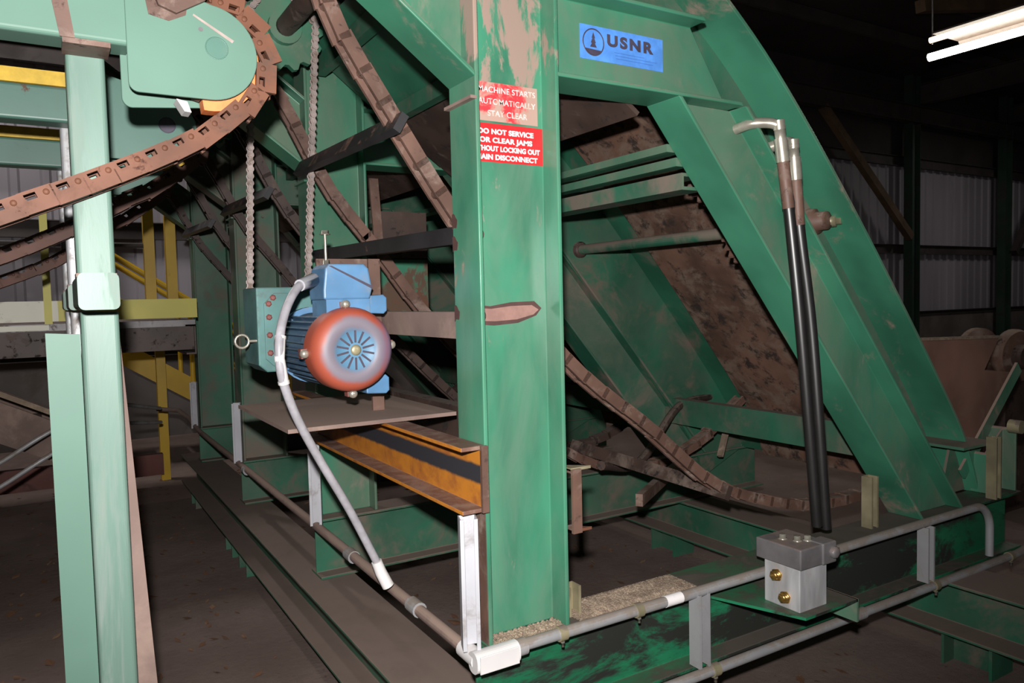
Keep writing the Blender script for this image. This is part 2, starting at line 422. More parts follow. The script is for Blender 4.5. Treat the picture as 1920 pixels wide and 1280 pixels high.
struct('wall_back', corrugated(-6.6, 26.5, 10.1, 0.98, 4.35), 'wall')
struct('wall_back_curb', MB().box(-6.6, 26.6, 9.98, 10.3, 0, 0.98), 'concrete')
struct('wall_back_upper', MB().box(-6.6, 26.6, 10.05, 10.25, 4.35, 7.6), 'roof')
struct('wall_left', MB().box(-7, -6.6, -3, 10.3, 0, 7.6), 'roof')
struct('wall_right', MB().box(26.6, 27, -3, 10.3, 0, 7.6), 'roof')
struct('ceiling', MB().box(-7, 27, -3, 10.3, 6.2, 6.35), 'roof')
for i, (z0, z1) in enumerate(((2.36, 2.56), (4.28, 4.5), (0.98, 1.06))):
    struct('trim_%d' % (i + 1), MB().sweep(chan(z1 - z0, 0.08), (-6.6, 10.02, (z0 + z1) / 2), (26.6, 10.02, (z0 + z1) / 2), (0, 0, 1), (0, -1, 0)), 'girt')
# columns, eave beams, purlins
for i, x in enumerate((16.35, 20.3, 7.9, 24.4)):
    struct('trim_%d' % (4 + i), MB().sweep(I(0.30, 0.20), (x, 9.78, 0), (x, 9.78, 6.2), (1, 0, 0), (0, 1, 0)), 'column')
struct('trim_8', MB().sweep(I(0.36, 0.2), (-6.6, 9.7, 5.35), (26.6, 9.7, 5.35), (0, 0, 1), (0, 1, 0)), 'girt')
for i, x in enumerate((16.35, 20.3, 7.9)):
    struct('trim_%d' % (9 + i), MB().sweep(I(0.42, 0.2), (x, -3, 5.75), (x, 9.6, 5.75), (0, 0, 1), (1, 0, 0)), 'girt')
for i, y in enumerate((1.2, 2.6, 4.0, 5.4, 6.8, 8.2)):
    struct('trim_%d' % (12 + i), MB().sweep(chan(0.2, 0.07), (-6.6, y, 6.08), (26.6, y, 6.08), (0, 0, 1), (0, 1, 0)), 'girt')
for i, (a, b, mt) in enumerate((((13.2, 9.72, 5.2), (16.15, 9.70, 2.7), 'wood'), ((22.4, 9.72, 4.6), (20.45, 9.62, 2.4), 'girt'), ((13.2, 6.0, 5.9), (10.2, 6.0, 5.35), 'wood'))):
    tag(MB().bar(a, b, 0.14, 0.16).build('knee_brace', mt), ('brown slanting timber brace running down to the nearer dark column', 'dark slanting brace between the column at the right edge and the wall', 'dull timber strut just under the dark roof')[i], 'brace')

# fluorescent fixture high on the right, running towards the back wall
t = thing('fluorescent_light', (7.0, 3.0, 3.75), 'lit twin-tube fluorescent light hanging from the dark roof at the right edge', 'light')
lx = 7.35; l0 = at(1742, 108, 'Z', 3.75); l1 = at(1744, 76, 'Z', 3.79)
MB().prism([(l1.x - 0.02, 3.835), (l1.x - 0.02, 3.85), (l0.x + 0.05, 3.85), (l0.x + 0.09, 3.80), (l0.x + 0.08, 3.795), (l0.x + 0.045, 3.835)], 'Y', 1.9, l1.y - 0.03).build('reflector', 'reflector', t)
MB().cyl((l0.x, l0.y, 3.75), (l0.x, 1.95, 3.75), 0.036, 14).build('tube', 'lamp', t)
MB().cyl((l1.x, l1.y, 3.79), (l1.x, 1.95, 3.79), 0.026, 14).build('tube', 'lamp_warm', t)
for y in (2.1, l0.y - 0.1):
    MB().cyl((lx - 0.2, y, 3.83), (lx - 0.2, y, 6.2), 0.006, 8).build('hanger_rod', 'iron', t)

# unseen fixtures added under the roof to brighten the back wall and floor
def added_roof_lamp(x, y, z, power, label):
    t = thing('fluorescent_light', (x, y, z), label, 'light')
    MB().prism([(x - 0.16, z), (x - 0.08, z + 0.07), (x + 0.08, z + 0.07), (x + 0.16, z), (x + 0.15, z - 0.005), (x + 0.075, z + 0.06), (x - 0.075, z + 0.06), (x - 0.15, z - 0.005)], 'Y', y - 0.62, y + 0.62).build('reflector', 'reflector', t)
    for dx in (-0.06, 0.06): MB().cyl((x + dx, y - 0.6, z + 0.02), (x + dx, y + 0.6, z + 0.02), 0.016, 10).build('tube', 'lamp', t)
    for dy in (-0.45, 0.45): MB().cyl((x, y + dy, z + 0.065), (x, y + dy, 6.2), 0.006, 8).build('hanger_rod', 'iron', t)
    d = bpy.data.lights.new('added_fill_light', 'AREA'); d.shape = 'RECTANGLE'; d.size = 0.25; d.size_y = 1.2; d.energy = power; d.color = (1.0, 0.94, 0.92)
    o = bpy.data.objects.new('added_fill_light', d); COL.objects.link(o); o.parent = t; o.location = (0, 0, -0.02)


added_roof_lamp(-0.6, 8.0, 5.5, 85, 'added unseen fluorescent fill light under the roof near the back wall, behind the catwalk')
added_roof_lamp(18.0, 6.5, 5.3, 26, 'added unseen fluorescent fill light under the roof at the far right bay')
added_roof_lamp(7.2, 6.8, 5.5, 28, 'added unseen fluorescent fill light under the roof beyond the slope plates')

# ------------------------------------------------------------------ side frames of the incline machine
FY = (1.71, 3.17, 4.65, 6.14)          # front edge of each frame
BW = 0.147                             # flange width
OUTER = [(0.55, 3.12), (1.05, 3.02), (1.52, 2.83), (1.98, 2.524), (2.33, 2.213), (2.81, 1.685), (3.34, 1.043), (3.49, 0.813), (3.57, 0.63)]


def outer_curve():
    return [(p.x, p.z) for p in smooth_path([(x, 0, z) for x, z in OUTER], 6)]


def offset_curve(c, d):
    out = []
    for i, p in enumerate(c):
        a = c[max(i - 1, 0)]; b = c[min(i + 1, len(c) - 1)]
        tx, tz = b[0] - a[0], b[1] - a[1]; L = math.hypot(tx, tz); out.append((p[0] + tz / L * d, p[1] - tx / L * d))
    return out


def make_frame(y):
    yw = y + BW / 2
    r = thing('machine_side_frame', (0.95, yw, 0.36), 'nearest green steel side frame carrying the red warning signs', 'machine frame', 'green side frames of the inclined machine')
    MB().sweep(I(0.26, BW), (1.08, yw, 0.63), (1.08, yw, 3.1), (1, 0, 0), (0, 1, 0)).build('post', 'green_post', r, 0.003)
    MB().sweep(I(0.262, BW), (0.945, yw, 0.497), (3.73, yw, 0.497), (0, 0, 1), (0, 1, 0)).build('base_beam', 'green_grime', r, 0.003)
    MB().sweep(I(0.25, BW), (1.205, yw, 2.275), (2.0, yw, 2.275), (0, 0, 1), (0, 1, 0), None, ((1.76, yw, 2.40), (0.25, 0, 0.17))).build('top_beam', 'green', r, 0.003)
    u = Vector((0.648, 0, -0.762)); n = Vector((0.762, 0, 0.648)); c = Vector((1.733, yw, 2.231))
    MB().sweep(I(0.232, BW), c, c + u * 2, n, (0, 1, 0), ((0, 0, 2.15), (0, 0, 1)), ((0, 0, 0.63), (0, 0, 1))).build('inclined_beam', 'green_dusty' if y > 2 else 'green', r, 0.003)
    u = Vector((0.802, 0, -0.597)); n = Vector((0.597, 0, 0.802)); c = Vector((0.738, yw, 2.275)) + n * 0.118
    MB().sweep(I(0.235, BW), c - u * 0.75, c + u * 0.2, n, (0, 1, 0), None, ((0.952, 0, 0), (1, 0, 0))).build('upper_brace', 'green', r, 0.003)
    MB().box(0.935, 0.953, yw - 0.075, yw + 0.075, 2.06, 2.068).build('brace_seat', 'dust_steel', r)
    # curved outer member: web plate with a wide flange along its outer edge
    oc = outer_curve(); ic = offset_curve(oc, 0.30 if y < 2 else 0.36); of = offset_curve(oc, 0.014)
    oy = 0.0 if y < 2 else -0.26        # the farther frames carry theirs flush with the front
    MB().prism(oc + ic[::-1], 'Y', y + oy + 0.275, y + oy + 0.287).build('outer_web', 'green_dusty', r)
    MB().prism(oc + of[::-1], 'Y', y + oy + 0.10, y + oy + 0.40).build('outer_flange', 'green', r, 0.002)
    # foot of the curved member
    MB().box(3.30, 3.56, y + 0.03, y + 0.28, 0.86, 0.872).build('stiffener_plate', 'green_far', r)
    MB().prism([(3.36, 0.63), (3.56, 0.63), (3.56, 0.86), (3.44, 0.86)], 'Y', y + 0.16, y + 0.172).build('gusset', 'green_far', r)
    # short end post and upward outrigger arm at the right end
    MB().sweep(I(0.16, 0.12), (3.63, yw, 0.63), (3.63, yw, 1.02), (1, 0, 0), (0, 1, 0), None, ((3.63, yw, 0.86), (-0.55, 0, 0.8))).build('end_post', 'green', r, 0.002)
    MB().bar((3.46, yw + 0.05, 0.72), (3.95, yw + 0.05, 1.17), 0.012, 0.06).build('outrigger_arm', 'green', r)
    return r


frames = [make_frame(FY[0])]
far = make_frame(FY[1])
for ch in far.children:
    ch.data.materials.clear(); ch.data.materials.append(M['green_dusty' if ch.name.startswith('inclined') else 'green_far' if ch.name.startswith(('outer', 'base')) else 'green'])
frames.append(far)
for y in FY[2:]:
    c = copy_tree(far); c.location.y += y - FY[1]; frames.append(c)
    for ch in c.children:      # darker, duller green on the posts, top beams and braces of the far frames
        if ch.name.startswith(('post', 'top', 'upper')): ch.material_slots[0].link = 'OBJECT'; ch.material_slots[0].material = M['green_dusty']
for f, lb in zip(frames[1:], ('second green side frame, just behind the blue motor', 'third green side frame, behind the teal gearbox', 'farthest green side frame, beside the yellow-edged platform')):
    f['label'] = lb
# things fixed to the nearest frame only
fr = frames[0]; yw = FY[0] + BW / 2
MB().lathe((2.62, 1.985, 1.83), (0, -1, 0), [(0, 0.055), (0.03, 0.05), (0.03, 0.036), (0.075, 0.036), (0.075, 0.01)], 20).build('bearing_boss', 'rust', fr)
MB().lathe((2.655, 1.93, 1.83), (0.35, -0.93, 0), [(0, 0.026), (0.03, 0.026), (0.03, 0.018), (0.05, 0.018), (0.05, 0.004)], 6).build('bolt', 'zinc', fr)
MB().prism([(2.55, 1.78), (2.66, 1.76), (2.69, 1.60), (2.62, 1.66)], 'Y', 1.978, 1.984).build('rust_drip', 'rust', fr)
for z0, z1, x0 in ((1.685, 1.765, 0.97), (1.47, 1.545, 0.965)):
    MB().lathe((0.985, yw - 0.006, (z0 + z1) / 2), (0, -1, 0), [(0, 0.018), (0.0012, 0.016)], 18).build('weld_scorch', 'burn', fr)
bl = [(0.963, 1.496), (1.03, 1.492), (1.10, 1.495), (1.155, 1.507), (1.172, 1.520), (1.15, 1.533), (1.08, 1.532), (1.02, 1.526), (0.963, 1.53)]
MB().prism([(1.06 + (x - 1.06) * 1.09 if x > 0.97 else x, 1.513 + (z - 1.513) * 1.55) for x, z in bl], 'Y', yw - 0.0052, yw - 0.0048).build('scorch_ring', 'burn', fr)
MB().prism(bl, 'Y', yw - 0.0058, yw - 0.0053).build('scorch_blister', 'burn_pale', fr)
for z in (1.762, 1.702, 1.515):
    MB().prism([(1.857 - 0.030 * math.sin(q), z + 0.020 * math.cos(q) + 0.004 * math.sin(5 * q)) for q in [math.radians(a_) for a_ in range(0, 181, 15)]], 'X', 0.9488, 0.9497).build('weld_scorch', 'burn', fr)
MB().prism([(1.713, 0.64), (1.80, 0.64), (1.785, 0.80), (1.80, 0.93), (1.76, 1.0), (1.713, 1.0)], 'X', 0.9488, 0.9497).build('rust_stain', 'rust', fr)
# rusty clip on the post's right flange
MB().sweep(chan(0.18, 0.05), (1.215, 1.69, 0.985), (1.245, 1.69, 0.985), (0, 0, 1), (0, 1, 0)).build('clip', 'rust', fr)
MB().prism([(1.215, 1.70), (1.215, 1.76), (1.285, 1.70)], 'Z', 1.07, 1.078).build('clip_ear', 'zinc', fr)
MB().prism([(1.215, 1.70), (1.215, 1.76), (1.285, 1.70)], 'Z', 0.895, 0.903).build('clip_ear', 'rust_orange', fr)
# lug and stub on the right end post
MB().lathe((3.66, 1.68, 0.93), (0, 1, 0), [(0, 0.03), (0.05, 0.03)], 16).build('pin_lug', 'zinc', fr)

# runner beams under all the frames, on short stub legs
for x0, x1, lb in ((0.855, 1.095, 'dusty green runner beam along the left ends of the frames on stub legs'), (3.05, 3.31, 'grimy green runner beam under the right ends of the frames')):
    r = thing('runner_beam', ((x0 + x1) / 2, 1.0, 0), lb, 'beam')
    y0 = 1.2 if x0 < 1 else 0.5
    MB().sweep(I(0.22, x1 - x0), ((x0 + x1) / 2, y0, 0.256), ((x0 + x1) / 2, 6.6, 0.256), (0, 0, 1), (1, 0, 0)).build('beam', 'green_far', r, 0.003)
    for y in ((4.55, 4.95, 6.3, 2.1) if x0 < 1 else (1.62, 1.05, 3.4, 5.6)):
        MB().sweep(I(0.2, 0.16), ((x0 + x1) / 2, y, 0), ((x0 + x1) / 2, y, 0.146), (0, 1, 0), (1, 0, 0)).build('stub_leg', 'green_far', r)

# ------------------------------------------------------------------ signs
def sign(name, x0, x1, z0, z1, mat, label, y=1.7795):
    t = thing(name, (x0, y, z0), label, 'sign'); MB().box(x0, x1, y - 0.0015, y, z0, z1).build('plate', mat, t); return t


ys = yw - 0.0047
t = sign('warning_sign', 0.963, 1.197, 1.918, 2.020, 'red_sign', 'bright red sign with white capitals about clearing jams, on the near post', ys)
for k, (ln, tx0, tx1) in enumerate((('DO NOT SERVICE', 0.992, 1.166), ('OR CLEAR JAMS', 0.996, 1.162), ('WITHOUT LOCKING OUT', 0.9655, 1.188), ('MAIN DISCONNECT', 0.984, 1.178))):
    text('lettering', ln, 0.0185, (tx0, ys - 0.0019, 1.998 - k * 0.0225), 'white_ink', t, 0.0008, width=tx1 - tx0)
t = sign('warning_sign', 0.972, 1.182, 2.026, 2.128, 'red_worn', 'faded dust-covered red sign above the bright red one, on the near post', ys)
for k, ln in enumerate(('MACHINE STARTS', 'AUTOMATICALLY', 'STAY CLEAR')):
    text('lettering', ln, 0.0215, (1.085, ys - 0.0019, 2.108 - k * 0.031), 'worn_ink', t, 0.0001, 1.0, 'CENTER')
# nameplate on the top beam
nx0, nx1, nz0, nz1 = 1.333, 1.648, 2.235, 2.332
t = sign('nameplate', nx0, nx1, nz0, nz1, 'blue_sign', 'blue rectangular nameplate with round tree emblem on the top beam', ys)
e = (nx0 + 0.048, nz0 + 0.050)
MB().lathe((e[0], ys - 0.0015, e[1]), (0, -1, 0), [(0, 0.039), (0.0008, 0.039), (0.0008, 0.0355), (0, 0.0355)], 40, True).build('emblem_ring', 'dark_ink', t)
MB().prism([(e[0], e[1] + 0.028), (e[0] - 0.006, e[1] + 0.012), (e[0] - 0.0035, e[1] + 0.012), (e[0] - 0.009, e[1] - 0.002), (e[0] - 0.005, e[1] - 0.002), (e[0] - 0.012, e[1] - 0.014), (e[0] + 0.012, e[1] - 0.014), (e[0] + 0.005, e[1] - 0.002), (e[0] + 0.009, e[1] - 0.002), (e[0] + 0.0035, e[1] + 0.012), (e[0] + 0.006, e[1] + 0.012)], 'Y', ys - 0.0022, ys - 0.0014).build('emblem_tree', 'dark_ink', t)
seg = [(e[0] + 0.036 * math.cos(math.radians(a)), e[1] + 0.036 * math.sin(math.radians(a))) for a in range(212, 330, 8)]
MB().prism(seg, 'Y', ys - 0.0022, ys - 0.0014).build('emblem_base', 'dark_ink', t)
text('lettering', 'USNR', 0.044, (nx0 + 0.098, ys - 0.0019, nz0 + 0.062), 'dark_ink', t, 0.0022, width=0.178, space=1.3)
for k, ln in enumerate((0.115, 0.165, 0.150)):
    MB().box(nx0 + 0.125 + k * 0.003, nx0 + 0.125 + ln, ys - 0.0019, ys - 0.0014, nz0 + 0.031 - k * 0.0085, nz0 + 0.033 - k * 0.0085).build('small_print', 'blue_ink', t)

# ------------------------------------------------------------------ tie members between the frames
def tie(name, mb, mat, label, cat='beam', group=None, bevel=0.0):
    return tag(mb.build(name, mat, None, bevel), label, cat, group)


E_ = FY[0] + BW; G_ = FY[1]
# orange striped channel lapped on the near post, and the plain one inside
sc = tie('striped_channel', MB().sweep(chan(0.174, 0.070), (0.946, 1.70, 1.089), (0.946, 3.29, 1.089), (0, 0, 1), (-1, 0, 0)), 'stripe', 'orange channel with a black band welded to the near post', 'beam', None, 0.002)
MB().box(0.930, 0.9485, 1.690, 1.7005, 1.002, 1.176).build('weld_bead', 'rust', sc)
tie('support_channel', MB().sweep(chan(0.15, 0.06), (1.225, E_ + 0.01, 1.10), (1.225, 3.29, 1.10), (0, 0, 1), (1, 0, 0)), 'rust_dark', 'dark rusty channel behind the orange striped one, under the motor shelf')
tie('tie_channel', MB().sweep(chan(0.048, 0.035, 0.006, 0.006), (0.962, E_ - 0.05, 1.728), (0.962, G_ + 0.06, 1.752), (0, 0, 1), (1, 0, 0)), 'black_steel', 'upper black and rusty tie bar welded to the near post above the motor')
tie('tie_channel', MB().sweep([(-0.037, 0), (0.037, 0), (0.037, 0.06), (0.030, 0.06), (0.030, 0.007), (-0.037, 0.007)], (0.962, E_ - 0.05, 1.482), (0.962, G_ + 0.06, 1.482), (0, 0, 1), (1, 0, 0)), 'dust_steel', 'dust-topped tie bar meeting the near post level with the motor')
# flat ties and shafts between the inclined beams
tie('tie_bar', MB().box(1.735, 1.80, E_ + 0.001, G_ + 0.03, 2.015, 2.04), 'green', 'topmost thin green tie bar between the inclined beams', 'bar')
tie('tie_bar', MB().box(1.775, 1.83, E_ + 0.001, G_ + 0.03, 1.972, 2.0), 'green', 'second thin green tie bar, just below the topmost one', 'bar')
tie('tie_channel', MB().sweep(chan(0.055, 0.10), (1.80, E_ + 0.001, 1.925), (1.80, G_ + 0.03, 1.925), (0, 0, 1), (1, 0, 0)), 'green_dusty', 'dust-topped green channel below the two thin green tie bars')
tie('tie_channel', MB().sweep(chan(0.14, 0.06), (2.985, E_ + 0.005, 0.90), (2.985, G_ + 0.12, 0.90), (0, 0, 1), (1, 0, 0)), 'green_far', 'low green channel joining the inclined beams near their feet')
for k in (1, 2):
    for nm, mb in (('tie_bar', MB().box(1.735, 1.80, FY[k] + BW + 0.001, FY[k + 1] + 0.03, 2.015, 2.04)), ('tie_channel', MB().sweep(chan(0.14, 0.06), (2.985, FY[k] + BW, 0.90), (2.985, FY[k + 1] + 0.03, 0.90), (0, 0, 1), (1, 0, 0)))):
        tie(nm, mb, 'green_far', ('dim green %s farther back, %s' % ('tie bar' if nm == 'tie_bar' else 'low channel', ('between the second and third side frames', 'between the two farthest side frames')[k - 1])))


def sprocket_shaft(x, z, y0, y1, R, teeth, discs, r, label, mat='rust', smat='green_dusty', hub=True):
    t = thing('sprocket_shaft', (x, y0, z), label, 'shaft')
    MB().cyl((x, y0, z), (x, y1, z), r, 18).build('shaft', smat, t)
    for y in discs:
        d = MB().gear((x, y, z), R, teeth, R * 0.13, 0.03).build('sprocket', mat, t)
        if hub: MB().lathe((x, y - 0.045, z), (0, 1, 0), [(0, r * 1.7), (0.09, r * 1.7)], 20).build('hub', mat, d)
    return t


g1 = at(1404, 432, 'Y', 2.07); g2 = at(1337, 318, 'Y', 2.07); g1.x = 2.36
sprocket_shaft(g1.x, g1.z, 2.03, 3.22, 0.143, 24, (2.07,), 0.025, 'lower green cross shaft with a rusty sprocket by the inclined beam')
sprocket_shaft(g2.x, g2.z, E_ + 0.002, 2.60, 0.140, 24, (2.07,), 0.018, 'upper short shaft whose rusty sprocket peeps past the inclined beam')
tag(MB().box(2.12, g1.x + 0.03, 3.225, 3.237, g1.z - 0.05, g1.z + 0.03).lathe((g1.x, 3.16, g1.z), (0, 1, 0), [(0, 0.030), (0.01, 0.042), (0.05, 0.042), (0.05, 0.055), (0.07, 0.055)], 20).build('bearing', 'rust_dark'), 'rusty bearing at the far end of the lower green cross shaft', 'bearing')

# bark-caked pan plates along the curve, one per bay
oc = outer_curve(); a = offset_curve(oc, 0.03); b = offset_curve(oc, 0.045)
for k, lb in enumerate(('bark-caked brown slope plate behind the near inclined beam', 'bark-caked slope plate in the middle bay, farther back', 'bark-caked slope plate in the farthest bay')):
    y0 = FY[k] + (0.41 if k == 0 else 0.15); y1 = FY[k + 1] - 0.17
    mb = MB(); m = 40; n = len(a)
    vs = []
    for i in range(n):
        for j in range(m + 1):
            y = y0 + (y1 - y0) * j / m
            d = 0.0 if i in (0, n - 1) else random.uniform(-0.012, 0.012)
            vs.append((a[i][0] - d, y, a[i][1] - d))
    mb.add(vs, [(i * (m + 1) + j, i * (m + 1) + j + 1, (i + 1) * (m + 1) + j + 1, (i + 1) * (m + 1) + j) for i in range(n - 1) for j in range(m)])
    mb.prism(b + offset_curve(oc, 0.016)[::-1], 'Y', y0, y1)
    tag(mb.build('slope_plate', 'bark'), lb, 'plate', 'slope plates of the inclined machine')
# deck plates over the upper braces (seen from below)
for k, lb in enumerate(('dusty deck plate over the upper braces, top centre', 'dusty deck plate over the upper braces of the middle bay', 'dusty deck plate over the upper braces of the farthest bay')):
    y0 = FY[k] + BW + 0.01; y1 = FY[k + 1] - 0.01
    t = thing('deck_plate', (0.9, y0, 2.4), lb, 'plate')
    MB().prism([(0.95, 2.62), (1.28, 2.36), (1.29, 2.372), (0.96, 2.632)], 'Y', y0, y1).build('plate', 'green_far', t)
    MB().prism([(1.28, 2.36), (1.62, 2.12), (1.63, 2.132), (1.29, 2.372)], 'Y', y0, y1).build('plate', 'rust_dark', t)
    MB().box(1.26, 1.30, y0, y1, 2.30, 2.36).build('stiffener', 'green_far', t)
    MB().box(1.00, 1.04, y0, y1, 2.50, 2.57).build('stiffener', 'green_far', t)
tie('rusty_plate', MB().prism([(1.58, 2.36), (1.72, 2.30), (2.02, 1.94), (1.95, 1.90), (1.62, 2.20)], 'Y', 2.95, 2.965), 'rust_orange', 'orange-brown plate showing just right of the red signs behind the post', 'plate')

# ------------------------------------------------------------------ conveyor chains inside the machine, each hung from the head shaft
sprocket_shaft(0.80, 2.575, 1.87, 6.10, 0.15, 14, (2.05, 2.91, 3.55, 4.38, 5.0, 5.81), 0.036, 'rust-brown head shaft with green toothed sprockets, top centre', 'green', 'rust_dark')


def link_mesh(pitch, width, h, bt, mat, slot=False):
    """one offset link lying along +X, pin axis Y, upright Z"""
    m = MB(); w = width / 2
    for s_ in (-1, 1):
        y0, y1 = sorted((s_ * w, s_ * (w - bt)))
        if slot:
            m.box(-0.06 * pitch, 0.985 * pitch, y0, y1, -h / 2, -h * 0.36); m.box(-0.06 * pitch, 0.985 * pitch, y0, y1, -h * 0.08, h / 2)
            m.box(-0.06 * pitch, 0.46 * pitch, y0, y1, -h * 0.36, -h * 0.08); m.box(0.82 * pitch, 0.985 * pitch, y0, y1, -h * 0.36, -h * 0.08)
            m.lathe((0.16 * pitch, s_ * w, -0.2 * h), (0, s_, 0), [(0, 0.13 * h), (0.004, 0.14 * h), (0.004, 0.02 * h)], 10)
        else:
            m.prism([(-0.12 * pitch, -h / 2), (1.05 * pitch, -h / 2), (1.05 * pitch, h / 2), (-0.12 * pitch, h / 2)], 'Y', y0, y1)
    m.cyl((0, -w + bt * 0.5, 0), (0, w - bt * 0.5, 0), h * 0.36, 10)
    m.box(0.02 * pitch, 0.9 * pitch, -w + bt, w - bt, h * 0.1, h * 0.46)
    o = m.build('link', mat); me = o.data; bpy.data.objects.remove(o); return me


def chain(name, path, pitch, me, label, cat='chain', group=None, limit=100):
    pts = walk(path, pitch)[:limit]
    t = thing(name, pts[-1][0], label, cat, group)
    for k, (p, d) in enumerate(pts):
        o = bpy.data.objects.new('link', me); COL.objects.link(o); o.parent = t
        nrm = Vector((0, 1, 0)); up = d.cross(nrm).normalized() * -1
        if up.z < 0 and False: up = -up
        R = Matrix((d, nrm, d.cross(nrm))).transposed().to_4x4()
        o.matrix_local = Matrix.Translation(p - parent_loc(t)) @ R
    return t


wrap = [(0.80, 2.745), (0.70, 2.715), (0.635, 2.62), (0.635, 2.51)]
C1 = wrap + [(0.69, 2.345), (0.80, 2.168), (1.07, 1.778), (1.432, 1.362), (1.771, 1.105), (2.11, 0.845), (2.45, 0.715), (2.77, 0.655), (3.25, 0.66)]
C2 = wrap + [(0.775, 2.322), (0.94, 2.018), (1.128, 1.777), (1.352, 1.492), (1.75, 1.09), (2.10, 0.80), (2.5, 0.70), (2.85, 0.75), (3.2, 0.95)]
me_near = link_mesh(0.098, 0.060, 0.040, 0.012, 'rust'); me_far = link_mesh(0.098, 0.060, 0.040, 0.012, 'rust_dark')
CY_ = (2.05, 2.91, 3.55, 4.38, 5.0, 5.81)
clabel = ('nearest sagging brown mill chain running behind the near post', 'second sagging brown mill chain, passing behind the motor', 'third sagging mill chain, just beyond the second frame', 'fourth sagging mill chain, before the third frame', 'fifth sagging mill chain, beyond the third frame', 'farthest sagging mill chain, before the last frame')
for k, y in enumerate(CY_):
    base = C1 if k == 0 else C2
    pth = smooth_path([(x, y, z) for x, z in base], 6)
    chain('mill_chain', pth, 0.098, me_near if k < 2 else me_far, clabel[k], 'chain', 'sagging mill chains in the machine')
for (y0, y1), lb in zip(((1.98, 2.98), (3.46, 4.45), (4.84, 5.88)), ('black flight bar bridging the two nearest chains', 'dark flight bar bridging the third and fourth chains', 'dark flight bar bridging the two farthest chains')):
    tag(MB().bar((0.862, y0, 2.048), (0.862, y1, 2.075), 0.056, 0.024, (0.5, 0, 0.86)).build('flight_bar', 'black_steel'), lb, 'bar', 'flight bars on the chains')
tag(MB().bar((2.16, 2.00, 0.80), (2.16, 3.0, 0.83), 0.055, 0.026, (0.4, 0, 0.9)).build('flight_bar', 'rust_dark'), 'low rusty flight bar on the nearest chain, close above the floor', 'bar', 'flight bars on the chains')
tag(MB().bar((2.02, 2.35, 0.72), (2.9, 3.0, 0.66), 0.05, 0.03, (0, 0, 1)).build('loose_bar', 'rust'), 'loose rusty bar lying among the slack chains', 'bar')
tag(MB().tube(smooth_path([(2.10, 2.7, 0.79), (2.5, 2.9, 0.72), (2.95, 3.1, 0.93), (3.3, 3.2, 0.95)], 8), 0.022, 8).build('slack_cable', 'rust_dark'), 'slack rusty cable rising to the right below the low green channel', 'cable')
tag(MB().bar((3.12, 2.95, 0.66), (3.25, 3.0, 0.86), 0.03, 0.02).build('wood_stick', 'wood_dust'), 'pale splinter of wood leaning among the chains', 'stick')

# rusty cover plates beside the second post
t = thing('cover_plate', (1.22, 3.14, 1.5), 'two-piece rusty brown and green plate right of the second post', 'plate')
MB().box(1.215, 1.465, 3.12, 3.135, 1.745, 1.945).build('upper_plate', 'rust_dark', t)
MB().box(1.235, 1.465, 3.12, 3.135, 1.50, 1.735).build('lower_plate', paint('rusted_green_plate', GREEN, (0.10, 0.06, 0.04), 0.44, 0.52, 0, rust=(0.12, 0.055, 0.035), rust_lo=0.5, rust_hi=0.56), t)
tag(MB().prism([(1.195, 2.08), (1.235, 2.08), (1.25, 1.80), (1.215, 1.70)], 'Y', 3.10, 3.112).build('strap', 'rust'), 'narrow rusty strap hanging at the right edge of the second post', 'strap')

# ------------------------------------------------------------------ motor shelf, motor, gearbox
t = thing('motor_shelf', (0.82, 2.5, 1.178), 'rusty steel shelf plate under the blue motor', 'shelf')
MB().box(0.572, 1.115, 2.19, 2.86, 1.179, 1.191).build('plate', 'dust_steel', t)
MB().box(0.910, 0.950, 2.395, 2.407, 1.191, 1.695).build('upright', 'rust', t)
MB().box(0.74, 0.95, 2.408, 2.42, 1.56, 1.695).build('hanger_plate', 'rust', t)

mx, mz = 0.764, 1.413
t = thing('electric_motor', (mx, 2.35, 1.28), 'blue finned electric motor with a worn red round fan cover', 'motor')
body = MB().cyl((mx, 2.20, mz), (mx, 2.56, mz), 0.109, 40)
for k in range(34):
    a_ = 2 * math.pi * k / 34; d = Vector((math.cos(a_), 0, math.sin(a_)))
    if d.z > 0.86: continue
    p = Vector((mx, 0, mz)) + d * 0.114
    body.bar(p + Vector((0, 2.205, 0)), p + Vector((0, 2.545, 0)), 0.018, 0.0055, d)
body.build('finned_body', 'motor_dark', t)
MB().lathe((mx, 2.545, mz), (0, 1, 0), [(0, 0.128), (0.025, 0.128), (0.025, 0.09), (0.05, 0.09)], 36).build('end_bell', 'motor', t)
cv = MB().lathe((mx, 2.235, mz), (0, -1, 0), [(0, 0.126), (0.055, 0.126), (0.078, 0.121), (0.092, 0.108), (0.099, 0.088), (0.101, 0.062), (0.098, 0.060), (0.098, 0.02), (0.100, 0.0)], 48).build('fan_cover', 'fan', t)
gr = MB()
for k in range(14):
    a_ = 2 * math.pi * (k + 0.5) / 14; d = Vector((math.cos(a_), 0, math.sin(a_)))
    gr.bar(Vector((mx, 2.1365, mz)) + d * 0.022, Vector((mx, 2.1365, mz)) + d * 0.058, 0.006, 0.0016, (0, 1, 0) if False else d.cross(Vector((0, 1, 0))))
gr.build('grille_slots', 'dark_ink', cv)
MB().lathe((mx, 2.14, mz), (0, -1, 0), [(0, 0.016), (0.006, 0.016), (0.009, 0.010), (0.009, 0.002)], 20).build('centre_cap', 'zinc', cv)
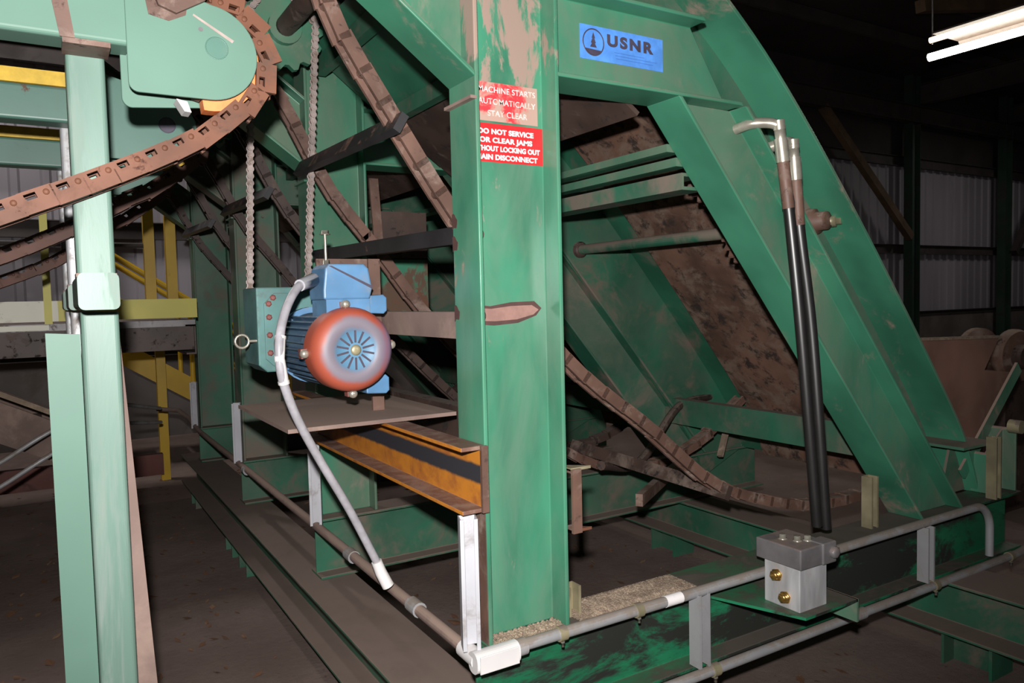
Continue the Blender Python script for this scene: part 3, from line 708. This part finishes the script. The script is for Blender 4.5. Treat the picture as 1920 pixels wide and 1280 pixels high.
for k in range(4):
    a_ = math.pi / 2 * k + 0.05; d = Vector((math.cos(a_), 0, math.sin(a_)))
    MB().bar(Vector((mx, 2.215, mz)) + d * 0.115, Vector((mx, 2.215, mz)) + d * 0.143, 0.03, 0.028).build('cover_lug', 'red_bolt', cv)
    MB().lathe(Vector((mx, 2.20, mz)) + d * 0.135, (0, -1, 0), [(0, 0.013), (0.012, 0.013), (0.018, 0.008), (0.018, 0.001)], 12).build('cover_bolt', 'nickel', cv)
tb = MB().prism([(0.695, 1.562), (0.838, 1.562), (0.847, 1.595), (0.836, 1.655), (0.822, 1.668), (0.715, 1.668), (0.703, 1.655), (0.695, 1.59)], 'Y', 2.20, 2.345).build('terminal_box', 'motor', t, 0.006)
MB().box(0.703, 0.838, 2.205, 2.345, 1.50, 1.563).build('box_neck', 'motor', t)
MB().prism([(0.712, 1.662), (0.722, 1.662), (0.847, 1.601), (0.845, 1.593)], 'Y', 2.1985, 2.2005).build('cover_seam', 'dark_ink', tb)
for z in (1.545, 1.295):
    f = MB().prism([(0.83, z - 0.026), (0.895, z - 0.030), (0.906, z - 0.02), (0.906, z + 0.02), (0.895, z + 0.030), (0.83, z + 0.026)], 'Y', 2.235, 2.50).build('mounting_foot', 'motor', t, 0.004)
# lifting eye stem beyond the box
t2 = thing('threaded_rod', (0.745, 2.325, 1.668), 'short plated threaded rod with nuts standing on the motor terminal box', 'rod')
MB().cyl((0.745, 2.325, 1.668), (0.745, 2.325, 1.775), 0.0045, 10).build('stem', 'nickel', t2)
MB().hexbolt((0.745, 2.325, 1.668), (0, 0, 1), 0.011, 0.018).build('nut', 'nickel', t2)
MB().hexbolt((0.745, 2.325, 1.764), (0, 0, 1), 0.012, 0.013).build('nut', 'nickel', t2)

t = thing('gearbox', (0.735, 2.68, 1.325), 'teal gear reducer bolted to the back of the blue motor', 'gearbox')
MB().prism([(0.592, 1.35), (0.62, 1.325), (0.855, 1.325), (0.885, 1.35), (0.885, 1.58), (0.855, 1.61), (0.592, 1.61)], 'Y', 2.60, 2.80).build('housing', 'gearbox', t, 0.005)
MB().prism([(0.615, 1.37), (0.64, 1.345), (0.85, 1.345), (0.87, 1.37), (0.87, 1.565), (0.85, 1.59), (0.65, 1.59), (0.615, 1.555)], 'Y', 2.594, 2.60).build('cover', 'gearbox', t, 0.002)
for x, z in ((0.63, 1.555), (0.63, 1.51), (0.63, 1.39), (0.645, 1.575), (0.63, 1.45)):
    MB().hexbolt((x, 2.594, z), (0, -1, 0), 0.008, 0.008).build('cover_bolt', 'red_bolt', t)
mb = MB(); ring = [(0.545 + 0.022 * math.cos(a_ / 16 * 2 * math.pi), 2.62, 1.432 + 0.022 * math.sin(a_ / 16 * 2 * math.pi)) for a_ in range(17)]
mb.tube(ring, 0.0045, 8); mb.cyl((0.568, 2.62, 1.432), (0.593, 2.62, 1.432), 0.005, 8); mb.build('lifting_eye', 'nickel', t)
MB().gear((0.735, 2.86, 1.47), 0.095, 16, 0.012, 0.012).build('output_sprocket', 'iron', t)
MB().cyl((0.735, 2.80, 1.47), (0.735, 2.87, 1.47), 0.025, 16).build('output_shaft', 'iron', t)
# drive chain: closed loop between output sprocket and head shaft
r0, r1 = 0.104, 0.118; cA = (0.728, 1.47); cB = (0.79, 2.575); loop = []
for k in range(13): q = math.pi + math.pi * k / 12; loop.append(Vector((cA[0] + r0 * math.cos(q), 2.86, cA[1] + r0 * math.sin(q))))
for k in range(13): q = math.pi * k / 12; loop.append(Vector((cB[0] + r1 * math.cos(q), 2.86, cB[1] + r1 * math.sin(q))))
loop.append(loop[0])
m = MB()
for s_ in (-1, 1):
    for x in (0.0, 0.0254): m.cyl((x, s_ * 0.010, 0), (x, s_ * 0.0155, 0), 0.0115, 10)
    m.box(0, 0.0254, min(s_ * 0.010, s_ * 0.0145), max(s_ * 0.010, s_ * 0.0145), -0.0075, 0.0075)
    m.box(0.0254, 0.0508, min(s_ * 0.006, s_ * 0.0095), max(s_ * 0.006, s_ * 0.0095), -0.008, 0.008)
for x in (0.0, 0.0254): m.cyl((x, -0.019, 0), (x, 0.019, 0), 0.0078, 10)
o = m.build('link', 'chain_steel'); me_roller = o.data; bpy.data.objects.remove(o)
chain('roller_chain', loop, 0.0508, me_roller, 'long grey roller chain loop hanging from the head shaft to the gearbox', 'chain')

# ------------------------------------------------------------------ electrical conduit
R_ = 0.0165
cz = 0.628; cy = 1.688
t = thing('corner_conduit_fitting', (0.90, cy, 0.62), 'white conduit corner fitting at the foot of the near post', 'conduit fitting')
MB().sweep(rect_tube(0.056, 0.05, 0.022, 6), (0.885, cy - 0.004, 0.622), (1.015, cy - 0.004, 0.622), (0, 0, 1), (0, 1, 0)).build('body', 'white_paint', t)
MB().sweep(rect_tube(0.046, 0.004, 0.0019, 2), (0.892, cy - 0.031, 0.622), (1.008, cy - 0.031, 0.622), (0, 0, 1), (0, 1, 0)).build('cover', 'white_paint', t)
MB().cyl((1.015, cy, 0.624), (1.045, cy, 0.625), 0.023, 16).build('collar', 'galv_dull', t)
MB().tube([(0.905, cy + 0.0, 0.622), (0.903, cy + 0.08, 0.626)], 0.024, 16).build('hub', 'white_paint', t)
t = thing('conduit', (2.2, cy, cz), 'upper grey conduit along the near base beam, bending down at its right end', 'conduit')
MB().tube([(1.04, cy, cz), (3.30, cy, cz)] + [(3.30 + 0.11 * math.sin(q), cy, cz - 0.11 + 0.11 * math.cos(q)) for q in [math.radians(a_) for a_ in range(10, 91, 10)]] + [(3.41, cy, 0.40)], R_, 14).build('pipe', 'galv_dull', t)
for x in (1.165, 1.44):
    MB().tube([(x - 0.012, cy, cz), (x + 0.012, cy, cz)], R_ * 1.28, 14).build('clamp', 'zinc', t)
    MB().hexbolt((x, cy - 0.005, cz - 0.022), (0, 0, -1), 0.005, 0.014).build('clamp_screw', 'nickel', t)
MB().tube([(1.545, cy, cz), (1.61, cy, cz)], R_ * 1.06, 14).build('wrap_label', 'white_paint', t)
lz, ly = 0.372, 1.672
t = thing('conduit', (2.2, ly, lz), 'lower grey conduit hung below the near base beam', 'conduit')
MB().tube([(0.7, ly, lz), (3.2, ly, lz), (3.6, ly, lz), (4.0, ly + 0.04, lz + 0.002), (4.4, ly + 0.06, lz)], R_, 14).build('pipe', 'galv_dull', t)
for x in (1.735, 2.965, 3.55):
    MB().tube([(x - 0.014, ly, lz), (x + 0.014, ly, lz)], R_ * 1.3, 14).build('clamp', 'zinc', t)
    MB().hexbolt((x, ly - 0.005, lz - 0.022), (0, 0, -1), 0.006, 0.016).build('clamp_screw', 'nickel', t)
MB().tube([(2.44, ly, lz), (2.50, ly, lz)], R_ * 1.3, 14).build('coupling', 'galv_dull', t)
t = thing('conduit', (0.903, 4, cz), 'long dusty conduit along the left ends of the frames', 'conduit')
MB().tube([(0.903, 1.76, 0.627), (0.903, 3.0, 0.635), (0.903, 5.9, 0.64), (0.90, 6.3, 0.68), (0.86, 6.6, 0.72), (0.72, 6.75, 0.73)], R_ * 1.05, 14).build('pipe', 'dust_steel', t)
for y in (2.05, 2.62, 4.35): MB().tube([(0.903, y, 0.63), (0.903, y + 0.06, 0.631)], R_ * 1.4, 14).build('coupling', 'galv_dull', t)
# tee and flexible whip up to the motor
t = thing('flexible_conduit', (0.905, 2.26, 0.64), 'grey flexible conduit drooping from the motor terminal box to the floor conduit', 'conduit')
wp = [at(*p) for p in ((588, 524, 'Y', 2.26), (562, 535, 'Y', 2.20), (540, 570, 'Y', 2.14), (526, 620, 'Y', 2.08), (524, 672, 'Y', 2.06), (533, 722, 'Y', 2.07), (560, 790, 'Y', 2.10), (603, 868, 'Y', 2.14), (655, 955, 'Y', 2.18), (706, 1052, 'Y', 2.20))]
MB().tube(smooth_path(wp, 8), 0.0125, 14).build('hose', 'grey_hose', t)
MB().tube([wp[0] + Vector((0.01, 0, 0)), wp[0], wp[1]], [0.016, 0.020, 0.0175], 14).build('elbow_connector', 'galv', t)
MB().tube([wp[-1], at(714, 1072, 'Y', 2.20), at(728, 1098, 'Y', 2.195)], [0.0165, 0.018, 0.019], 14).build('straight_connector', 'white_paint', t)
for a_, b_ in ((3, 4), (4, 5)):
    p = wp[a_].lerp(wp[b_], 0.25 if a_ == 3 else 0.9); d = (wp[b_] - wp[a_]).normalized()
    MB().tube([p - d * 0.004, p + d * 0.004], 0.0155, 14).build('cable_tie', 'white_paint', t)
MB().tube([wp[3].lerp(wp[4], 0.3), wp[4], wp[4].lerp(wp[5], 0.9)], 0.0139, 14).build('wrap_label', 'white_paint', t)
# strut channel pieces
slab = ('white strut channel upright at the foot of the near post', 'white strut channel upright at the second post', 'white strut channel upright left of the third post', 'small white strut channel upright at the farthest post')
for (y, lb) in zip((1.725, 3.06, 4.55, 6.06), slab):
    tag(MB().sweep(strut(0.046), (0.905, y + 0.012, 0.648), (0.905, y + 0.012, 0.992), (0.94, -0.34, 0), (-0.34, -0.94, 0)).build('strut_channel', 'galv'), lb, 'strut', 'white strut uprights along the left side')
for x, z0, z1, y, lb, mt in ((1.69, 0.392, 0.625, ly + 0.019, 'galvanised strut piece joining the two conduits near the near post', 'galv_dull'), (2.93, 0.392, 0.612, ly + 0.019, 'galvanised strut piece joining the two conduits at the right', 'galv_dull')):
    tag(MB().sweep(strut(0.046, 0.003, 0.009), (x, y + 0.02, z0), (x, y + 0.02, z1), (1, 0, 0), (0, -1, 0)).build('strut_channel', mt), lb, 'strut')
for x, y, z1, lb in ((2.70, 1.80, 0.83, 'yellowish strut stub standing on the base beam by the inclined beam foot'), (1.262, 1.80, 0.715, 'short yellowish strut stub on the base beam right of the near post'), (3.50, 1.74, 0.90, 'yellowish strut stub at the right end post')):
    tag(MB().sweep(strut(0.044, 0.003, 0.009), (x, y, 0.629), (x, y, z1), (1, 0, 0), (0, -1, 0)).build('strut_channel', 'zinc'), lb, 'strut')

# ------------------------------------------------------------------ hydraulic manifold and hoses on the near base beam
bx0, bx1, by0, by1 = 1.925, 2.055, 1.50, 1.635
t = thing('manifold_bracket', (1.9, 1.6, 0.55), 'green angle bracket carrying the aluminium block on the base beam', 'bracket')
MB().prism([(1.80, 1.775), (2.17, 1.775), (2.17, 1.47), (1.915, 1.47)], 'Z', 0.556, 0.565).build('plate', 'green_grime', t)
MB().prism([(1.47, 0.565), (1.775, 0.565), (1.775, 0.49), (1.47, 0.49)], 'X', 2.165, 2.173).build('lip', 'green', t)
t = thing('valve_manifold', (1.98, 1.56, 0.565), 'aluminium hydraulic block with brass plugs under a dark valve', 'valve')
MB().box(bx0, bx1, by0, by1, 0.565, 0.70).build('block', 'alu', t, 0.003)
for y, z in ((1.585, 0.662), (1.553, 0.600)):
    pl = MB().lathe((bx0, y, z), (-1, 0, 0), [(0, 0.020), (0.006, 0.020), (0.006, 0.016), (0.018, 0.016), (0.022, 0.010), (0.022, 0.002)], 6).build('brass_plug', 'brass', t)
MB().box(bx0 - 0.005, bx1 + 0.012, by0 - 0.008, by1 + 0.03, 0.70, 0.765).build('valve_body', 'iron', t, 0.004)
MB().box(bx1 - 0.035, bx1 + 0.03, by0 - 0.014, by0 + 0.045, 0.70, 0.768).build('solenoid', 'iron', t, 0.004)
MB().lathe((bx1 + 0.012, by0 - 0.014, 0.735), (0, -1, 0), [(0, 0.02), (0.012, 0.02), (0.016, 0.012), (0.016, 0.002)], 6).build('port_plug', 'iron', t)
for x, y in ((1.99, 1.56), (2.02, 1.545), (1.97, 1.60)): MB().hexbolt((x, y, 0.765), (0, 0, 1), 0.011, 0.016).build('valve_bolt', 'nickel', t)
MB().tube(smooth_path([(bx1 + 0.01, 1.56, 0.715), (bx1 + 0.03, 1.56, 0.70), (bx1 + 0.035, 1.56, 0.66), (bx1, 1.565, 0.635)], 5), 0.011, 10).build('port_elbow', 'nickel', t)
for k, (pts, lb) in enumerate((((  (1467, 292), (1482, 420), (1500, 600), (1517, 800), (1532, 985)), 'left black hydraulic hose with a plated elbow, in front of the inclined beam'),
                              (((1491, 326), (1498, 420), (1520, 600), (1536, 800), (1549, 990)), 'right black hydraulic hose, lower topped, in front of the inclined beam'))):
    t = thing('hydraulic_hose', at(*pts[-1], 'Y', 1.68), lb, 'hose')
    yy = (1.665, 1.66, 1.65, 1.65, 1.66) if k == 0 else (1.69, 1.69, 1.685, 1.68, 1.685)
    P = [at(*p, 'Y', y) for p, y in zip(pts, yy)]
    MB().tube(smooth_path(P, 8), 0.0185, 16).build('hose', 'rubber', t)
    d = (P[0] - P[1]).normalized(); q = P[0]
    MB().tube([q - d * 0.02, q + d * 0.055], 0.0215, 14).build('crimp_ferrule', 'nickel', t)
    MB().tube([q - d * 0.17, q - d * 0.02], 0.0196, 14).build('rust_stained_sleeve', 'rust', t)
    MB().lathe(q + d * 0.055, d, [(0, 0.019), (0.035, 0.019), (0.035, 0.012), (0.05, 0.012)], 6).build('swivel_nut', 'nickel', t)
    top = q + d * 0.095
    MB().lathe(top - d * 0.012, d, [(0, 0.021), (0.030, 0.021)], 6).build('hex_block', 'nickel', t)
    if k == 0: MB().tube(smooth_path([q + d * 0.09, top, top + Vector((-0.02, 0.02, 0.012)), top + Vector((-0.06, 0.06, 0.014)), top + Vector((-0.075, 0.115, 0.005))], 5), 0.017, 12).build('elbow', 'nickel', t)
    else: MB().tube(smooth_path([q + d * 0.09, top, top + Vector((0.0, 0.03, 0.015)), top + Vector((-0.03, 0.09, 0.0))], 5), 0.019, 12).build('elbow', 'nickel', t)

# ------------------------------------------------------------------ sawdust
mb = MB()
for k in range(900):
    x = random.uniform(0.97, 1.20); y = random.uniform(1.705, 1.776); s_ = random.uniform(0.003, 0.008)
    mb.lathe((x, y, 0.628), (random.uniform(-.3, .3), random.uniform(-.3, .3), 1), [(0, s_), (s_ * random.uniform(0.3, 1.1), s_ * 0.5)], 5)
tag(mb.build('sawdust', 'wood_dust'), 'sawdust heaped at the foot of the near post', 'sawdust', None, 'stuff')
mb = MB(); nx, ny = 150, 34
def heap(i, j):
    e = min(1.0, 6.0 * min(i, nx - i) / nx, 5.0 * min(j, ny - j) / ny)
    return 0.6275 + 0.011 * e + random.uniform(-0.0016, 0.0016) * (e > 0.05)
mb.add([(1.25 + 0.47 * i / nx + random.uniform(-.002, .002), 1.706 + 0.148 * j / ny, heap(i, j)) for i in range(nx + 1) for j in range(ny + 1)],
       [(i * (ny + 1) + j, i * (ny + 1) + j + 1, (i + 1) * (ny + 1) + j + 1, (i + 1) * (ny + 1) + j) for i in range(nx) for j in range(ny)])
tag(mb.build('sawdust', 'wood_dust'), 'sawdust lying along the top of the near base beam', 'sawdust', None, 'stuff')
mb = MB()
for k in range(1500):
    x = random.uniform(-1.5, 4.2); y = random.uniform(1.6, 7.5)
    if 0.80 < x < 1.15 or 3.0 < x < 3.4 or (-0.06 < x < 0.26 and y < 3.9): continue
    s_ = random.uniform(0.006, 0.03) * (1 if random.random() < 0.8 else 1.7); q = random.uniform(0, 3.14)
    dx, dy = math.cos(q) * s_, math.sin(q) * s_ ; w = random.uniform(0.3, 0.7)
    mb.add([(x - dx, y - dy, 0.001), (x + dy * w, y - dx * w, 0.004), (x + dx, y + dy, 0.002 + s_ * 0.3), (x - dy * w, y + dx * w, 0.006), (x, y, 0.001)], [(0, 1, 2, 3), (0, 4, 1), (1, 4, 2), (2, 4, 3), (3, 4, 0)])
tag(mb.build('bark_litter', paint('bark_chips', (0.15, 0.07, 0.035), (0.24, 0.14, 0.08), 0.5, 0.6, 0, rust=(0.05, 0.03, 0.02), rust_lo=0.5, rough=0.9, scale=5)), 'bark chips and litter scattered on the concrete floor', 'litter', None, 'stuff')

# ------------------------------------------------------------------ left infeed conveyor: three strands
def mint_post(t, x0, y, zt, mat): 
    MB().sweep(rect_tube(0.075, 0.075, 0.010), (x0 + 0.0375, y + 0.0375, 0), (x0 + 0.0375, y + 0.0375, zt), (1, 0, 0), (0, 1, 0)).build('post', mat, t)


def plate_outline(c, R, x0, zt, zb, r=0.02):
    pts = [(x0, zt)]
    pts += [(c[0] + R * math.cos(q), c[1] + R * math.sin(q)) for q in [math.radians(a_) for a_ in range(84, -91, -6)]]
    pts += [(x0 + r, zb)] + [(x0 + r - r * math.sin(q), zb + r - r * math.cos(q)) for q in [math.radians(a_) for a_ in range(15, 91, 15)]]
    return pts


SC = (0.335, 2.118)
ybase = (1.83, 2.66, 3.50)
slabels = ('nearest mint green conveyor strand frame with rounded end plate, on a square post', 'middle green conveyor strand frame behind the nearest one', 'farthest green conveyor strand frame, lower left background')
for k, y in enumerate(ybase):
    mt = 'mint' if k == 0 else 'mint_far'
    t = thing('infeed_conveyor', (0.095, y, 0), slabels[k], 'conveyor', 'infeed conveyor strands')
    MB().sweep(rect_tube(0.105, 0.09, 0.01), (-1.6, y + 0.045, 2.163), (0.175, y + 0.045, 2.163), (0, 0, 1), (0, 1, 0)).build('carry_beam', mt, t)
    MB().prism(plate_outline(SC, 0.105, 0.170, 2.27, 2.013), 'Y', y - 0.008, y).build('end_plate', mt, t, 0.002)
    MB().prism(plate_outline(SC, 0.105, 0.163, 2.27, 1.998), 'Y', y + 0.075, y + 0.083).build('end_plate', mt, t, 0.002)
    hub = MB().lathe((0.352, y - 0.008, 2.128), (0, -1, 0), [(0, 0.025), (0.0012, 0.025), (0.0014, 0.0225), (0.0003, 0.0225)], 28).build('bearing_ring', 'dark_ink' if k else 'mint_far', t)
    if k == 0:
        MB().lathe((0.320, y - 0.008, 2.165), (0, -1, 0), [(0, 0.005), (0.001, 0.005)], 12).build('plug', 'iron', t)
        MB().prism([(0.306, 2.196), (0.390, 2.150), (0.386, 2.144), (0.304, 2.192)], 'Y', y - 0.0092, y - 0.008).build('chalk_mark', 'chalk', t)
        MB().prism([(0.20, 2.27), (0.305, 2.27), (0.29, 2.19), (0.255, 2.172), (0.215, 2.18)], 'Y', y - 0.0092, y - 0.008).build('rust_patch', 'rust', t)
        MB().prism([(0.205, 2.27), (0.235, 2.20), (0.27, 2.188), (0.33, 2.225), (0.36, 2.27)], 'Y', y - 0.020, y - 0.0093).build('weld_tab', 'rust', t)
        MB().prism([(0.048, 2.11), (0.075, 2.11), (0.058, 2.235), (0.028, 2.235)], 'Y', y - 0.003, y - 0.0001).build('weld_patch', 'rust', t)
        MB().box(0.052, 0.140, y + 0.001, y + 0.088, 2.100, 2.111).build('weld_bead', 'rust', t)
    ring = [(SC[0] + 0.003 + 0.112 * math.cos(q), SC[1] - 0.012 + 0.112 * math.sin(q)) for q in [math.radians(a_) for a_ in range(95, -100, -6)]]
    inr = [(SC[0] + 0.100 * math.cos(q), SC[1] + 0.100 * math.sin(q)) for q in [math.radians(a_) for a_ in range(-98, 96, 6)]]
    MB().prism(ring + inr, 'Y', y + 0.018, y + 0.062).build('wear_strip', 'uhmw_orange' if k == 0 else 'uhmw_yellow', t)
    MB().box(-1.6, 0.160, y + (0.02 if k == 0 else -0.002), y + 0.07, 2.216, 2.225 if k == 0 else 2.258).build('wear_strip', 'uhmw_orange' if k == 0 else 'uhmw_yellow', t)
    if k == 0: MB().prism([(0.266, 2.012), (0.288, 2.008), (0.296, 1.985), (0.282, 1.986)], 'Y', y + 0.012, y + 0.06).build('wear_strip_end', 'white_paint', t)
    # legs: upper tube, cross tube, lower tube with flat and angle at its sides
    px = 0.058; yo = y; y = y + 0.082
    MB().sweep(rect_tube(0.076, 0.075, 0.010), (px + 0.038, y + 0.045, 1.62), (px + 0.038, y + 0.045, 2.112), (1, 0, 0), (0, 1, 0)).build('upper_post', 'mint_post' if k == 0 else 'galv_dull', t)
    MB().box(px - 0.002, px + 0.078, y + 0.005, y + 0.085, 1.618, 1.630).build('weld_bead', 'rust', t)
    MB().sweep(rect_tube(0.076, 0.076, 0.012), (px + 0.033, y - 0.14, 1.587), (px + 0.033, y + 0.22, 1.587), (1, 0, 0), (0, 0, 1)).build('cross_tube', 'mint_post', t)
    MB().sweep(rect_tube(0.076, 0.075, 0.010), (px + 0.040, y + 0.045, 0), (px + 0.040, y + 0.045, 1.544), (1, 0, 0), (0, 1, 0)).build('lower_post', 'mint_post' if k == 0 else 'galv_dull', t)
    if k == 0:
        MB().prism([(-0.006, 0), (0.0585, 0), (0.0585, 1.495), (-0.008, 1.50)], 'Y', y + 0.045, y + 0.055).build('side_flat', mt, t)
        MB().prism([(0.138, 0), (0.215, 0), (0.140, 1.50), (0.132, 1.50)], 'Y', y + 0.085, y + 0.10).build('leaning_angle', 'dust_steel', t)
    y = yo
    MB().gear((SC[0], y + 0.04, SC[1]), 0.10, 10, 0.02, 0.03).build('sprocket', 'rust', t)
# their chains: over the end sprocket, then sagging back to the left
me_big = link_mesh(0.063, 0.070, 0.046, 0.013, 'rust_orange', True); me_bigd = link_mesh(0.063, 0.070, 0.046, 0.013, 'rust_oily', True)
for k, (y, lb) in enumerate(zip(ybase, ('bright rust-orange slotted chain around the nearest mint end plate', 'dark brown slotted chain sagging behind the nearest mint post', 'darkest slotted chain, lowest of the three at the left edge'))):
    arc = [(SC[0] + 0.130 * math.cos(q), y + 0.04, SC[1] + 0.130 * math.sin(q)) for q in [math.radians(a_) for a_ in range(96, -52, -12)]]
    sag = [(0.333, 1.945), (0.222, 1.882), (0.098, 1.822), (0.011, 1.784), (-0.071, 1.748), (-0.25, 1.68), (-0.5, 1.61), (-1.0, 1.55)] if k == 0 else [(0.32, 1.94), (0.245, 1.900), (0.075, 1.80), (-0.11, 1.712), (-0.3, 1.64), (-0.6, 1.57), (-1.0, 1.54)] if k == 1 else [(0.32, 1.94), (0.24, 1.89), (0.05, 1.755), (-0.15, 1.665), (-0.35, 1.60), (-1.0, 1.52)]
    pts = ([] if k else [(-0.9, y + 0.04, SC[1] + 0.130), (0.1, y + 0.04, SC[1] + 0.130)]) + arc + [(x, y + 0.04, z) for x, z in sag]
    chain('slotted_chain', smooth_path(pts, 5), 0.063, me_big if k == 0 else me_bigd, lb, 'chain', 'slotted chains of the infeed conveyor')

# ------------------------------------------------------------------ catwalk and stair at the left back
t = thing('catwalk', (0.0, 6.2, 0), 'raised catwalk with yellow toe board, handrail posts and a leg, left background', 'catwalk')
x1 = 0.80; y0 = 5.2
MB().box(-1.8, x1, y0, 7.5, 1.43, 1.47).build('deck', 'iron', t)
MB().box(-1.8, 0.05, y0 - 0.012, y0, 1.485, 1.605).build('toe_board', 'cream', t)
MB().box(0.05, x1, y0 - 0.012, y0, 1.485, 1.605).build('toe_board', 'yellow_pale', t)
MB().box(-1.8, 0.0, y0 - 0.03, y0 - 0.012, 1.435, 1.465).build('deck_edge', 'cream', t)
MB().box(x1, x1 + 0.012, y0 - 0.012, 7.5, 1.485, 1.605).build('toe_board', 'yellow_pale', t)
MB().sweep(chan(0.16, 0.06), (-1.8, y0 + 0.02, 1.36), (x1, y0 + 0.02, 1.36), (0, 0, 1), (0, 1, 0)).build('edge_beam', 'rust_dark', t)
MB().sweep(chan(0.19, 0.06), (x1, y0, 1.345), (x1, 7.5, 1.345), (0, 0, 1), (-1, 0, 0)).build('edge_beam', 'rust_dark', t)
for x, y in ((0.70, 6.95), (0.865, 6.95)):
    MB().box(x, x + 0.08, y, y + 0.08, 1.60, 2.62).build('handrail_post', 'yellow', t)
MB().tube([(-1.8, 7.0, 2.08), (0.72, 7.0, 2.07)], 0.02, 8).build('handrail', 'girt', t)
MB().box(0.80, 0.875, 7.42, 7.50, 0, 1.43).build('leg', 'yellow', t)
MB().box(-0.45, -0.41, 5.30, 5.34, 0, 1.43).build('leg', 'yellow', t)
MB().box(-0.02, 0.02, y0 - 0.02, y0 - 0.012, 1.47, 2.2).build('handrail_post', 'yellow_pale', t)
MB().bar((-1.25, 5.35, 1.42), (0.25, 5.35, 0.62), 0.02, 0.22).build('stair_stringer', 'dust_steel', t)
MB().bar((-0.46, 5.30, 1.18), (0.25, 5.30, 0.80), 0.03, 0.03).build('stair_edge_rail', 'wood_dust', t)
MB().bar((-1.25, 6.0, 1.42), (0.25, 6.0, 0.62), 0.02, 0.22).build('stair_stringer', 'dust_steel', t)
for k in range(5): MB().box(-1.1 + k * 0.27, -0.88 + k * 0.27, 5.36, 5.99, 1.28 - k * 0.145, 1.30 - k * 0.145).build('stair_tread', 'iron', t)
t = thing('stair', (1.0, 8.4, 0), 'yellow-railed steel stair going down behind the catwalk', 'stair')
for y in (8.1, 8.9):
    MB().bar((0.25, y, 1.35), (2.3, y, -0.0), 0.02, 0.20).build('stringer', 'yellow', t)
    MB().tube([(0.25, y, 2.25), (2.2, y, 0.95)], 0.028, 10).build('handrail', 'yellow', t)
    MB().tube([(0.25, y, 1.85), (2.2, y, 0.55)], 0.022, 10).build('mid_rail', 'yellow', t)
    for x in (0.3, 1.2, 1.68, 2.15): MB().tube([(x, y, 1.30 - (x - 0.3) * 0.665), (x, y, 2.2 - (x - 0.3) * 0.665)], 0.024, 10).build('rail_post', 'yellow', t)
for k in range(6): MB().box(0.4 + k * 0.31, 0.62 + k * 0.31, 8.1, 8.9, 1.12 - k * 0.2, 1.15 - k * 0.2).build('tread', 'iron', t)
# twin pipes at knee height, left
for dz, lb in ((0.0, 'upper of two thin grey pipes rising at the far left'), (-0.13, 'lower of two thin grey pipes rising at the far left')):
    tag(MB().tube(smooth_path([(-0.9, 5.0, 0.70 + dz), (-0.36, 5.0, 0.70 + dz), (-0.28, 5.0, 0.715 + dz), (-0.02, 5.0, 0.87 + dz), (0.25, 5.2, 0.97 + dz), (0.68, 6.2, 0.80 + dz * 0.8)], 6), 0.013, 8).build('pipe', 'galv_dull'), lb, 'pipe')
tag(MB().sweep(chan(0.18, 0.07), (-2.5, 7.15, 0.20), (0.79, 7.15, 0.20), (0, 0, 1), (0, 1, 0)).build('red_beam', paint('red_brown_beam', (0.13, 0.028, 0.018), (0.1, 0.05, 0.04), 0.5, 0.7, 0.3)), 'dark red-brown channel lying on the floor below the catwalk', 'beam')

# ------------------------------------------------------------------ hopper and rusty drum at the right
t = thing('discharge_hopper', (4.4, 2.4, 0.5), 'brown plate hopper at the right, beyond the curved outer beam', 'hopper')
MB().prism([(3.62, 1.285), (4.93, 1.245), (4.77, 1.06), (5.14, 1.02), (4.70, 0.54), (4.15, 0.54), (3.62, 1.10)], 'Y', 2.40, 2.412).build('end_plate', 'hopper', t)
MB().prism([(3.55, 1.285), (4.93, 1.245), (4.93, 1.26), (3.55, 1.30)], 'Y', 2.38, 2.43).build('rim', 'wood_dust', t)
MB().box(4.40, 4.46, 2.42, 4.2, 0.78, 1.05).build('side_plate', 'hopper', t)
MB().box(4.72, 4.80, 2.42, 2.55, 0, 0.62).build('leg', 'rust_dark', t)
t = thing('rusty_drum', (5.45, 2.7, 1.1), 'rusty flanged drum at the right edge, above the brown hopper', 'drum')
dc = at(1915, 668, 'Y', 2.6)
MB().lathe(dc, (0.25, 1, 0), [(0, 0.17), (0.04, 0.185), (0.07, 0.185), (0.08, 0.13), (0.3, 0.13), (0.31, 0.185), (0.36, 0.185)], 32).build('drum', 'rust', t)
MB().lathe(dc + Vector((-0.02, -0.06, 0)), (0.25, 1, 0), [(0, 0.08), (0.07, 0.09)], 20).build('hub', 'rust_dark', t)
MB().box(dc.x - 0.1, dc.x + 0.3, 2.65, 2.9, 0, dc.z - 0.1).build('stand', 'rust_dark', t)
